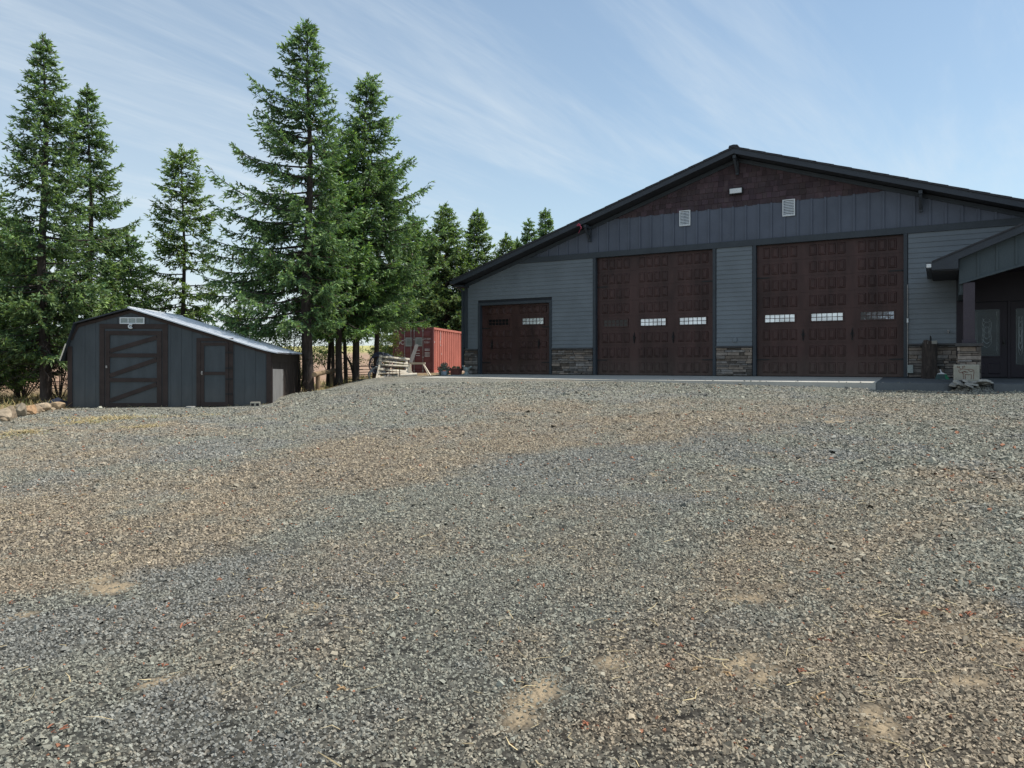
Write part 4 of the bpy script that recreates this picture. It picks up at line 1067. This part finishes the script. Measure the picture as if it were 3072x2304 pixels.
def leaf_cloud(name, par, centers, radii, n, size, cols, mat, seed, flat=1.0):
    r = np.random.default_rng(seed); c = np.asarray(centers,float); k = r.integers(0,len(c),n)
    d = r.normal(0,1,(n,3)); d /= np.linalg.norm(d,axis=1)[:,None]; rad = np.asarray(radii,float)[k]
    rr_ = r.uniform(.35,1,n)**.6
    p_ = c[k]+d*rr_[:,None]*rad
    nr = d+r.normal(0,.6,(n,3)); nr /= np.linalg.norm(nr,axis=1)[:,None]
    t1 = np.cross(nr, r.normal(0,1,(n,3))); t1 /= np.linalg.norm(t1,axis=1)[:,None]; t2 = np.cross(nr,t1)
    s = size*r.uniform(.6,1.4,(n,1)); w_ = s*.42
    v = np.stack([p_-t1*s, p_+t2*w_, p_+t1*s, p_-t2*w_],1)
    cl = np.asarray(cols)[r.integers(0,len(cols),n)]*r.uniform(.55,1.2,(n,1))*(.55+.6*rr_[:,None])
    return np_mesh(name, v.reshape(-1,3), (np.arange(n*4).reshape(n,4)), mat, np.repeat(cl,4,0), par)
# planters at the barn's left corner
q = bw(-.55,-.75,0); t = thing('potted_plant', 'silvery green bushy plant spilling over its pale pot at the barn\'s left corner', 'potted plant', (q.x,q.y,gz(q.x,q.y)))
m = MB(); m.lathe([(.13,0),(.16,.12),(.17,.16),(.14,.16)],14); m.build('pot', M['paleblue'], t)
leaf_cloud('foliage', t, [(0,0,.28),(-.13,0,.26),(.13,.0,.25),(0,.0,.40),(-.15,-.05,.12),(.14,-.05,.12)], [(.16,.16,.12)]*4+[(.07,.07,.13)]*2, 900, .035, [(.27,.34,.31),(.20,.26,.24),(.36,.42,.40)], M['leaf'], 31)
q = bw(.0,-.70,0); t = thing('planter_box', 'brick red planter with sparse greenery beside the silvery potted plant', 'planter', (q.x,q.y,max(gz(q.x,q.y),SLAB-.03)), BRZ)
m = MB(); m.add([(-.17,-.13,0),(.17,-.13,0),(.17,.13,0),(-.17,.13,0),(-.2,-.15,.22),(.2,-.15,.22),(.2,.15,.22),(-.2,.15,.22)],[(0,3,2,1),(4,5,6,7),(0,1,5,4),(1,2,6,5),(2,3,7,6),(3,0,4,7)])
m.box(-.21,.21,-.16,.16,.2205,.25); m.build('box', M['brick'], t)
leaf_cloud('greenery', t, [(-.1,0,.29),(.1,0,.28)], [(.09,.09,.05)]*2, 160, .03, [(.14,.20,.10),(.3,.33,.26)], M['leaf'], 32)
q = bw(.42,-.62,0); t = thing('garden_figure', 'small grey stone garden figure on a base right of the red planter', 'garden figure', (q.x,q.y,SLAB-.04), BRZ)
m = MB(); m.lathe([(.12,0),(.13,.04),(.07,.07),(.06,.14),(.10,.17),(.13,.22),(.12,.27),(.06,.30)],12); m.beam((.05,0,.22),(.26,-.03,.33),.09,.05); m.beam((-.03,0,.26),(-.16,0,.36),.06,.05); m.build('body', M['plate'], t, bevel=.004)

# ------------------------------------------------------------------ things by the porch
u = u_at(2789,-.38); q = bw(u,-.38,-.02)
t = thing('tree_stump', 'tall dark weathered log standing on end against the stone wainscot', 'upright log', (q.x,q.y,q.z-.012))
m = MB(); r = random.Random(9); n = 18; vs=[]; hs=np.linspace(0,1.06,9)
for i,h in enumerate(hs):
    for k in range(n):
        a = 2*PI*k/n; rr_ = (.205-.02*h)*(1+.06*math.sin(3*a+2*h)+.05*math.sin(7*a+h*4)+r.uniform(-.02,.02)); vs.append((rr_*math.cos(a),rr_*math.sin(a),h+(r.uniform(-.05,.06) if i==8 else 0)))
m.add(vs,[(i*n+k,i*n+(k+1)%n,(i+1)*n+(k+1)%n,(i+1)*n+k) for i in range(8) for k in range(n)]+[tuple(range(8*n,9*n))])
tr = m.build('trunk', M['bark'], t)
m = MB(); m.tube([(.03,0,1.0),(.04,.01,1.16),(.02,0,1.24)],[.03,.025,.012],7); m.build('broken_spike', M['black'], tr)
m = MB(); r = random.Random(2)
for k in range(7):
    a = -PI/2+r.uniform(-.9,.9); m.box(.16*math.cos(a)-.02,.16*math.cos(a)+.02,.17*math.sin(a)-.02,.17*math.sin(a)+.02,1.0,1.07+r.uniform(0,.03))
m.build('pale_splinter', M['flag'], tr)
u = u_at(2825,-.9); q = bw(u,-.9,-.045); t = thing('broom_head', 'white topped broom head with green bristles standing beside the upright log', 'broom head', (q.x,q.y,q.z), BRZ)
m = MB(); m.prism([(-.17,0),(.19,0),(.115,.15),(-.12,.15)],-.03,.03); br_ = m.build('bristles', M['dkgreen'], t)
m = MB(); m.prism([(.10,.005),(.192,.005),(.117,.149),(.07,.149)],-.034,-.0305); m.build('bright_bristles', M['green'], br_)
m = MB(); m.prism([(-.125,.151),(.12,.151),(.02,.195),(-.03,.195)],-.036,.036); m.tube([(-.005,0,.19),(-.04,0,.28)],.017,8); m.build('broom_cap', M['white'], t)
# engraved block, flagstones
u = u_at(2899,-2.78); q = bw(u,-2.78,0); zb_ = SLAB-.035
t = thing('engraved_stone', 'pale square stone block engraved with a reddish antlered moose, standing before the porch pillar', 'engraved stone', (q.x,q.y,zb_), BRZ)
m = MB(); m.box(-.285,.285,-.09,.09,-.09,.41); m.build('block', M['block'], t, bevel=.02)
ln = [[(-.16,.22),(-.17,.26),(-.12,.29),(-.06,.30),(0,.285),(.10,.29),(.155,.27),(.165,.20),(.15,.12),(.155,.04)],
      [(-.16,.22),(-.13,.20),(-.10,.215),(-.07,.17),(-.065,.10),(-.07,.035)],[(-.03,.16),(-.025,.09),(-.03,.035)],[(-.03,.16),(.05,.15),(.10,.17),(.11,.10),(.10,.035)],
      [(-.12,.29),(-.15,.33),(-.21,.34)],[(-.15,.33),(-.155,.37)],[(-.18,.335),(-.195,.375)],[(-.10,.295),(-.08,.34),(-.03,.355)],[(-.08,.34),(-.085,.375)],[(-.055,.35),(-.045,.385)],
      [(-.11,.21),(-.03,.24),(.03,.21)],[(.04,.27),(.09,.23),(.14,.25)],[(-.13,.255),(-.122,.258)],[(-.09,.21),(-.05,.19),(-.02,.21),(-.05,.25)]]
m = MB()
for l in ln: m.tube([(x-.0,-.0905,z) for x,z in l],.0065,5)
m.build('engraving', M['engrave'], t)
fl = [(2866,-2.86,34,''),(2880,-3.06,40,''),(2900,-3.02,34,''),(2918,-3.10,40,''),(2936,-2.92,34,''),(2950,-3.08,36,''),(2904,-3.22,32,''),(2966,-2.98,30,''),(2886,-2.92,24,''),(2940,-2.76,28,'')]
fl_lab = ['leftmost flagstone at the foot of the engraved block','broad pale flagstone in front of the engraved block\'s left half','flagstone touching the middle of the engraved block','pale flagstone in front of the engraved block\'s right corner',
  'flagstone just right of the engraved block','flagstone at the front edge, right of the engraved block','frontmost flagstone in the pile below the engraved block','rightmost flagstone of the pile, on the walk edge','small dark flagstone wedged against the block','flagstone behind the others, beside the porch pillar']
for i,((px,v,w,_),lab) in enumerate(zip(fl,fl_lab)):
    r = random.Random(200+i); u = u_at(px,v); W = w/FPX*18.6/2*1.15
    n = r.choice((5,6,7)); poly = [(W*r.uniform(.75,1.15)*math.cos(2*PI*k/n+.2),W*.8*r.uniform(.7,1.1)*math.sin(2*PI*k/n+.2)) for k in range(n)]
    m = MB(); h = r.uniform(.035,.06); tl = (r.uniform(-.3,.3), r.uniform(-.1,.45))
    m.add([(x,y,0) for x,y in poly]+[(x*.93,y*.93,h) for x,y in poly],[tuple(range(n-1,-1,-1)),tuple(range(n,2*n))]+[(k,(k+1)%n,n+(k+1)%n,n+k) for k in range(n)])
    o = m.build('flagstone', M['flag'] if i not in (8,) else M['cap']); q = bw(u,v,0); o.location = (q.x,q.y,max(gz(q.x,q.y),SLAB-.17)+.01+(i%3)*.04); o.rotation_euler = (tl[1],tl[0],r.uniform(0,3))
    tag(o, lab, 'flagstone', 'loose flagstones piled at the engraved block')
# pink ribbon on the rake
uq = 5.33; q = bw(uq,-OV-.03,zund(uq)+.03)
m = MB(); pts = [(-.10,0,.02),(-.04,0,.05),(.03,0,.02),(.04,.0,-.05),(.10,0,-.12),(.08,0,-.19),(.03,0,-.26),(-.02,0,-.34),(-.05,0,-.40)]
m.tube(pts,[.02,.022,.024,.024,.022,.016,.012,.009,.006],6); m.tube([(-.10,0,.02),(-.15,0,-.01),(-.08,0,-.04),(.02,0,.0)],.014,6)
o = m.build('ribbon', M['pink']); o.location = q; o.scale = (.75,.75,.75); o.rotation_euler = (0,0,BRZ); tag(o, 'pink ribbon dangling from the left roof edge near the bracket', 'ribbon')
# ------------------------------------------------------------------ conifers
def conifer(label, px, Z, ztop_px, R, crown0, seed, lean=0.0, dens=1.0, tr=.17, dead=0, side=None, hue=(1,1,1), name='conifer', group='tall conifers standing behind the yard', needle=1.0, pcurve=.85, top_thin=1.0, bare=.14, base=None):
    r = np.random.default_rng(seed)
    q = G(px,Z) if base is None else Vector(base); H = EYE-(ztop_px-HY)/FPX*Z-q.z
    t = thing(name, label, 'conifer', (q.x,q.y,q.z-.05), 0, group)
    def axis(h): return np.array((lean*(h/H)**1.0*H*.5+.05*math.sin(h*.8+seed), .04*math.sin(h*.6+seed*2), h))
    tm = MB(); hs = np.linspace(-.3,H,26)
    tm.tube([axis(max(h,0)) if h>=0 else (0,0,h) for h in hs],[max(.012,tr*(1-max(h,0)/H)**.85*(1.25 if h<.1 else 1)) for h in hs],10)
    S=[];D=[];L=[];Dk=[]
    h = crown0; az = r.uniform(0,6.28)
    while h < H-.30:
        tt = (H-h)/(H-crown0)                     # 1 at crown base, 0 at the tip
        nb = int(r.integers(4,7)) if tt > .08 else 4
        for k in range(nb):
            if r.random() > dens*(.93 if tt>.1 else 1): continue
            az += 2*PI/nb+r.normal(0,.45)
            rad = R*min(1.0, (tt*1.12)**pcurve)*r.uniform(.62,1.12)+.03+.10*min(1,tt*6)
            if r.random() < .13 and tt > .30: rad *= r.uniform(1.15,1.38)
            if tt > .86: rad *= r.uniform(.55,1.0)
            if side is not None:
                rad *= 1+side[1]*math.cos(az-side[0])
            hb = h+r.normal(0,.08)
            up = (.85-1.15*min(1,tt*1.15))*1.0+r.normal(0,.12)   # rising near the tip, drooping low down
            o = axis(hb); n = max(4,int(rad/.2)); s = np.linspace(0,1,n+1)
            hd = np.array((math.cos(az),math.sin(az),0))
            zz = rad*(up*s*.62-.10*s+.22*s**3*(1 if tt>.3 else .3))
            wob = r.normal(0,.03,(n+1,)).cumsum()*.5*s
            pts = o[None]+hd[None]*(rad*s)[:,None]+np.array((-hd[1],hd[0],0))[None]*wob[:,None]+np.array((0,0,1))[None]*zz[:,None]
            tm.tube(pts,[max(.004,(.010+.012*rad)*(1-.85*x)) for x in s],4,0,False)
            # side twigs
            m = int(max(6,rad/.05)); ss = r.uniform(bare if tt>.25 else .08,1.0,m)**.85
            i0 = np.clip((ss*n).astype(int),0,n-1); f = ss*n-i0
            pp = pts[i0]*(1-f[:,None])+pts[i0+1]*f[:,None]; tg = pts[i0+1]-pts[i0]; tg /= np.linalg.norm(tg,axis=1)[:,None]
            sd = np.where(r.random(m)<.5,-1,1); lat = np.cross(tg,(0,0,1)); lat /= np.linalg.norm(lat,axis=1)[:,None]+1e-6
            ang = r.uniform(.5,1.1,m); d = tg*np.cos(ang)[:,None]+lat*(sd*np.sin(ang))[:,None]
            d[:,2] += -r.uniform(.05,.75,m)*min(1,.25+tt*1.2); d /= np.linalg.norm(d,axis=1)[:,None]
            ln = (.12+.42*rad*(1-ss)*r.uniform(.5,1.1,m)+.10*r.random(m)); ln = np.minimum(ln,.75)
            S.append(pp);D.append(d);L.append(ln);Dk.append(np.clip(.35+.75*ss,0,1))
            S.append(pts[-1:]-tg[-1:]*.1);D.append((pts[-1]-pts[-2])[None]/np.linalg.norm(pts[-1]-pts[-2]));L.append(np.array([.32]));Dk.append(np.array([1.0]))
        h += r.uniform(.15,.27)*(.55+.55*min(1,tt*1.6))
    for k_ in range(22):                       # slender leader
        f_ = k_/21; a = r.uniform(0,6.28); sp_ = .9*(1-f_)+.12
        dd = np.array((sp_*math.cos(a),sp_*math.sin(a),1)); S.append(axis(H-.85+.80*f_)[None]); D.append((dd/np.linalg.norm(dd))[None]); L.append(np.array([.26*(1-f_)+.07])); Dk.append(np.array([1.]))
    S=np.concatenate(S);D=np.concatenate(D);L=np.concatenate(L);Dk=np.concatenate(Dk)
    # shoots along each twig
    per = np.maximum(4,(L/.040*needle).astype(int)); I = np.repeat(np.arange(len(S)),per)
    s = r.random(len(I)); base_ = S[I]+D[I]*(L[I]*s)[:,None]; base_[:,2] -= .12*(L[I]*s)**1.3
    jit = r.normal(0,.50,(len(I),3)); d = D[I]+jit; d[:,2] -= .08; d /= np.linalg.norm(d,axis=1)[:,None]
    nl = r.uniform(.09,.19,len(I))*(1.0+.35*(needle<1)); roll = r.normal(0,1,(len(I),3)); sdv = np.cross(d,roll); sdv /= np.linalg.norm(sdv,axis=1)[:,None]
    wd = r.uniform(.016,.030,len(I))*(1+.5*(needle<1))
    a0 = base_-d*.02; a1 = base_+d*(nl*.45)[:,None]
    v = np.stack([a0, a1+sdv*wd[:,None], base_+d*nl[:,None], a1-sdv*wd[:,None]],1)
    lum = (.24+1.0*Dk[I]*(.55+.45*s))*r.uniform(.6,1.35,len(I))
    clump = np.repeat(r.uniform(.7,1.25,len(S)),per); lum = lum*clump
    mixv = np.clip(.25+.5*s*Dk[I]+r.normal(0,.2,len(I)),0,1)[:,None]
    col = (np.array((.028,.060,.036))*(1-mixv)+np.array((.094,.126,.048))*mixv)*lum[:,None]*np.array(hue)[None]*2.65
    brn = r.random(len(I))<.03; col[brn] = np.array((.10,.075,.045))
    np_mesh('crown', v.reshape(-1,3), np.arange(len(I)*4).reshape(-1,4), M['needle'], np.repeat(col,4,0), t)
    # dead lower limbs
    for _ in range(dead):
        hb = r.uniform(.35,max(.6,crown0+.6)); a = r.uniform(0,6.28); ln_ = r.uniform(.5,1.9); o = axis(hb)
        p1 = o+np.array((math.cos(a),math.sin(a),.05))*ln_*.5; p2 = o+np.array((math.cos(a+.15),math.sin(a+.15),-.18))*ln_
        tm.tube([o,p1,p2],[.014,.009,.003],4,0,False)
        for j in range(5):
            f = r.uniform(.3,1); b0 = o+(p2-o)*f; dd = np.array((r.normal(),r.normal(),r.normal()-.5)); dd /= np.linalg.norm(dd); tm.tube([b0,b0+dd*r.uniform(.15,.4)],[.005,.002],3,0,False)
    tm.build('trunk', M['bark'], t, smooth=True)
    return t
PR = (.75,.85,.62)
# left group
conifer('tallest dense conifer at the left edge of the photo, its trunk beside the boulders',132,24.0,100,2.25,1.9,1,pcurve=1.1,tr=.19,dead=60,dens=.86,hue=(1,1,.95))
conifer('dense conifer behind the left end of the shed, second tall one from the left',268,27.5,252,2.15,2.2,2,pcurve=1.0,tr=.16,dens=.92,hue=(.98,1,.9))
conifer('slim open conifer standing alone behind the shed roof, sky on its right',549,29.0,432,1.55,1.6,3,tr=.12,dens=.74,hue=(1.15,1.12,.8),bare=.2,pcurve=.55)
conifer('bushy conifer mostly cut off by the left edge of the photo',-38,25.5,560,2.2,1.0,4,tr=.15,dead=40,hue=(.95,1,.85))
conifer('lower conifer filling the gap between the two tall left trees and the slim one',385,31.0,690,1.9,1.5,5,tr=.12,hue=(.9,.95,.85))
conifer('dark small conifer behind the leftmost trunk, low in the left corner',52,30.0,640,2.0,1.2,6,tr=.12,dead=30,hue=(.75,.85,.8))
conifer('young bright green conifer just behind the shed ridge',560,32.0,915,1.05,.6,7,tr=.07,hue=(1.3,1.25,.8),name='young_conifer',group='young conifers behind the shed')
# central group
conifer('tallest central conifer with long left limbs and bare lower trunk by the hitching log',921,25.0,58,2.85,2.55,8,lean=.012,tr=.20,dens=.77,dead=10,pcurve=.92,hue=(.95,1,.95),side=(PI,.30),bare=.16)
conifer('tall full conifer just right of the tallest central one, leaning trunk at its foot',1066,28.6,218,2.75,2.9,9,lean=.085,tr=.145,dens=.92,pcurve=.9,hue=(.95,1,.9),side=(0,.16))
conifer('bright green mid-height conifer between the two tallest central trees',1019,27.4,400,1.85,2.2,10,tr=.135,dens=.95,hue=(1.05,1.15,.85),dead=6)
conifer('conifer with a dark straight trunk behind the pipe coils',1131,33.0,470,2.6,3.2,11,tr=.125,dens=.95,hue=(.9,.95,.9))
conifer('thin conifer with leaning trunk among the crossed thin trunks',984,29.5,560,1.5,2.6,12,lean=.03,tr=.085,hue=(.85,.95,.85))
conifer('thin conifer crossing the leaning one behind the hitching log',996,29.0,640,1.4,2.5,13,lean=-.03,tr=.08,hue=(.85,.95,.85))
conifer('thin straight conifer right beside the bright green one',1034,29.8,520,1.6,2.7,14,tr=.085,hue=(.85,.95,.85))
# behind the container and barn
conifer('conifer with pointed top left of the barn eave, above the container',1338,52.0,612,3.4,1.8,15,tr=.16,hue=(1.05,1.05,.9),needle=.6,group='smaller conifers behind the container and barn')
conifer('round shouldered conifer just left of the barn roof slope',1432,53.0,626,2.8,1.5,16,tr=.15,hue=(1.0,1,.85),needle=.6,group='smaller conifers behind the container and barn')
conifer('dark conifer behind the container\'s left door',1236,52.0,640,3.1,2.1,17,tr=.15,hue=(.85,.95,.85),needle=.6,group='smaller conifers behind the container and barn')
conifer('short conifer top peeking over the barn roof, nearest its left eave',1518,50.0,700,1.9,1.0,18,tr=.13,hue=(1,1,.85),needle=.6,group='smaller conifers behind the container and barn')
conifer('taller of the two slim conifer tops over the barn roof, on the right',1636,52.0,624,1.75,1.0,19,tr=.13,dens=.85,hue=(.95,1,.9),needle=.6,group='smaller conifers behind the container and barn')
conifer('slim conifer top over the barn roof, left of the tallest one there',1588,51.0,656,1.7,1.0,20,tr=.13,dens=.9,hue=(.95,1,.9),needle=.6,group='smaller conifers behind the container and barn')
conifer('lowest conifer tip showing above the barn roof',1552,52.0,715,1.5,1.0,21,tr=.12,hue=(.9,.95,.85),needle=.6,group='smaller conifers behind the container and barn')
conifer('conifer between the pointed one and the full central tree',1285,54.0,690,3.0,2.0,22,tr=.13,hue=(.95,1,.85),needle=.6,group='smaller conifers behind the container and barn')

def shrub(label, px, Z, w, h, seed, cols, n=2600, z0=0, size=.05, name='shrub'):
    r = np.random.default_rng(seed); q = G(px,Z); t = thing(name, label, 'shrub', (q.x,q.y,q.z-.03), 0, 'leafy shrubs under the conifers')
    cs = [(r.normal(0,w*.28),r.normal(0,w*.2),z0+h*r.uniform(.25,.9)) for _ in range(11)]; rad = [(w*r.uniform(.16,.3),w*r.uniform(.16,.3),h*r.uniform(.12,.22)) for _ in cs]
    m = MB()
    for c in cs: m.tube([(0,0,-.1),(c[0]*.4,c[1]*.4,c[2]*.5),c],[.03,.018,.006],5,0,False)
    m.build('stem', M['bark'], t); leaf_cloud('leaves', t, cs, rad, n, size, cols, M['leaf'], seed)
GC = [(.075,.12,.035),(.05,.085,.03),(.12,.16,.05)]
shrub('loose leafy shrub behind the shed roof, left of the big trunk',800,31.0,2.6,2.9,41,GC,2200,.3)
shrub('second leafy shrub close to the big trunk behind the shed roof',866,32.5,2.2,3.1,42,GC,2200,.3)
shrub('low shrub in the gap between the shed and the big trunk',897,34.0,1.3,1.9,43,GC,1500)
shrub('shrub behind the crossed thin trunks',1000,36.0,2.6,2.3,44,GC,1900)
shrub('sunlit shrub between the pipe coils and the container',1160,39.0,1.7,2.6,45,[(.10,.14,.045),(.06,.10,.035),(.17,.20,.06)],2400)
shrub('dark undergrowth behind the leftmost trunk',70,30.0,4.2,2.3,46,[(.028,.038,.022),(.04,.045,.026)],4200)
shrub('dark undergrowth between the leftmost trunk and the shed',178,28.5,2.2,2.4,47,[(.028,.040,.022),(.04,.05,.026)],2600)
conifer('low drooping conifer bough clump left of the big trunk above the shed roof',716,30.0,905,1.5,1.1,48,tr=.08,hue=(1,1.02,.85),name='young_conifer',group='young conifers behind the shed')
# curved bare stem between the trunks
q = G(1060,30.2); m = MB(); m.tube([(0,0,-.2),(.02,0,.5),(-.10,0,1.0),(-.33,0,1.4),(-.55,.05,1.55)],[.06,.05,.045,.035,.025],8)
o = m.build('bare_stem', M['bark']); o.location = q; tag(o, 'curved bare stem arching between the upright trunks and the leaning trunk', 'bare stem')
# ------------------------------------------------------------------ sky, sun, camera
SUN_AZ, SUN_EL = 82.5, 63.6          # azimuth clockwise from +Y
sc = bpy.context.scene
wd = bpy.data.worlds.new('World'); sc.world = wd; wd.use_nodes = True
nt = wd.node_tree; bg = nt.nodes['Background']
sky = N(nt,'ShaderNodeTexSky', sky_type='NISHITA', sun_disc=False, sun_elevation=R_(SUN_EL), sun_rotation=R_(SUN_AZ), altitude=300, air_density=1.0, dust_density=1.0, ozone_density=1.0)
tc = N(nt,'ShaderNodeTexCoord')
sx = N(nt,'ShaderNodeSeparateXYZ'); nt.links.new(tc.outputs['Generated'], sx.inputs[0])
def mth(op,a,b=None,c=None):
    n = N(nt,'ShaderNodeMath', operation=op)
    for i,v in enumerate((a,b,c)):
        if v is None: continue
        if hasattr(v,'is_output'): nt.links.new(v,n.inputs[i])
        else: n.inputs[i].default_value = v
    return n.outputs[0]
zc = mth('MAXIMUM', sx.outputs[2], 0.0)
den = mth('ADD', zc, .12)
cx_, cy_ = mth('DIVIDE', sx.outputs[0], den), mth('DIVIDE', sx.outputs[1], den)
cv = N(nt,'ShaderNodeCombineXYZ'); nt.links.new(cx_, cv.inputs[0]); nt.links.new(cy_, cv.inputs[1])
def cirrus(rot, scale, seed, detail=6, rough=.62, dist=.6):
    mp = N(nt,'ShaderNodeMapping', vector_type='TEXTURE'); mp.inputs['Rotation'].default_value = (0,0,R_(rot)); mp.inputs['Scale'].default_value = tuple(1/q for q in scale); mp.inputs['Location'].default_value = (seed,seed*.37,0)
    nt.links.new(cv.outputs[0], mp.inputs[0])
    n = N(nt,'ShaderNodeTexNoise'); n.inputs['Scale'].default_value = 1; n.inputs['Detail'].default_value = detail; n.inputs['Roughness'].default_value = rough; n.inputs['Distortion'].default_value = dist
    nt.links.new(mp.outputs[0], n.inputs['Vector']); return n.outputs['Fac']
n1 = cirrus(53, (.38,1.5,1), 3.7); n2 = cirrus(49, (.8,5.6,1), 8.1, 10, .72, .7); n3 = cirrus(40, (.22,.35,1), 1.9, 3, .5, .2)
f = mth('MULTIPLY_ADD', n2, .28, mth('MULTIPLY', n1, .75)); f = mth('MULTIPLY_ADD', n3, .45, f)
cm = N(nt,'ShaderNodeMapRange', interpolation_type='SMOOTHSTEP'); cm.inputs['From Min'].default_value = .66; cm.inputs['From Max'].default_value = .98; cm.inputs['To Max'].default_value = .62
nt.links.new(f, cm.inputs[0])
# more veil toward the left and the horizon
lf = mth('MULTIPLY_ADD', sx.outputs[0], -.55, .52); hz = mth('POWER', mth('SUBTRACT', 1.0, zc), 3.5)
veil = mth('MULTIPLY', mth('MAXIMUM', lf, .38), .74)
tot = mth('MINIMUM', mth('ADD', mth('MULTIPLY', cm.outputs[0], mth('ADD', .55, mth('MULTIPLY', lf, .5))), mth('MULTIPLY', veil, mth('ADD', .22, mth('MULTIPLY', hz, 1.35)))), .92)
mix = N(nt,'ShaderNodeMix', data_type='RGBA'); nt.links.new(tot, mix.inputs[0]); nt.links.new(mixc(nt, 1, sky.outputs[0], (1.0,1.09,1.03), 'MULTIPLY'), mix.inputs[6]); mix.inputs[7].default_value = (5.2,5.75,6.15,1)
nt.links.new(mix.outputs[2], bg.inputs[0]); bg.inputs[1].default_value = .15

sd = bpy.data.lights.new('sun','SUN'); sd.energy = 4.9; sd.angle = R_(.53); sd.color = (1,.955,.88)
so_ = bpy.data.objects.new('sun', sd); C.objects.link(so_)
dv = Vector((math.sin(R_(SUN_AZ))*math.cos(R_(SUN_EL)), math.cos(R_(SUN_AZ))*math.cos(R_(SUN_EL)), math.sin(R_(SUN_EL))))
so_.rotation_euler = dv.to_track_quat('Z','Y').to_euler(); so_.location = (20,10,40)
cd = bpy.data.cameras.new('camera'); cam = bpy.data.objects.new('camera', cd); C.objects.link(cam)
cd.sensor_width = 36; cd.lens = 36*FPX/3072; cd.shift_y = -60/3072; cd.clip_end = 4000; cd.clip_start = .05
cam.location = (0,0,EYE); cam.rotation_euler = (PI/2,0,0); sc.camera = cam
sc.view_settings.view_transform = 'Standard'; sc.view_settings.look = 'None'; sc.view_settings.exposure = 0; sc.view_settings.gamma = 1
sc.cycles.max_bounces = 4; sc.cycles.diffuse_bounces = 2; sc.cycles.glossy_bounces = 3; sc.cycles.transmission_bounces = 3
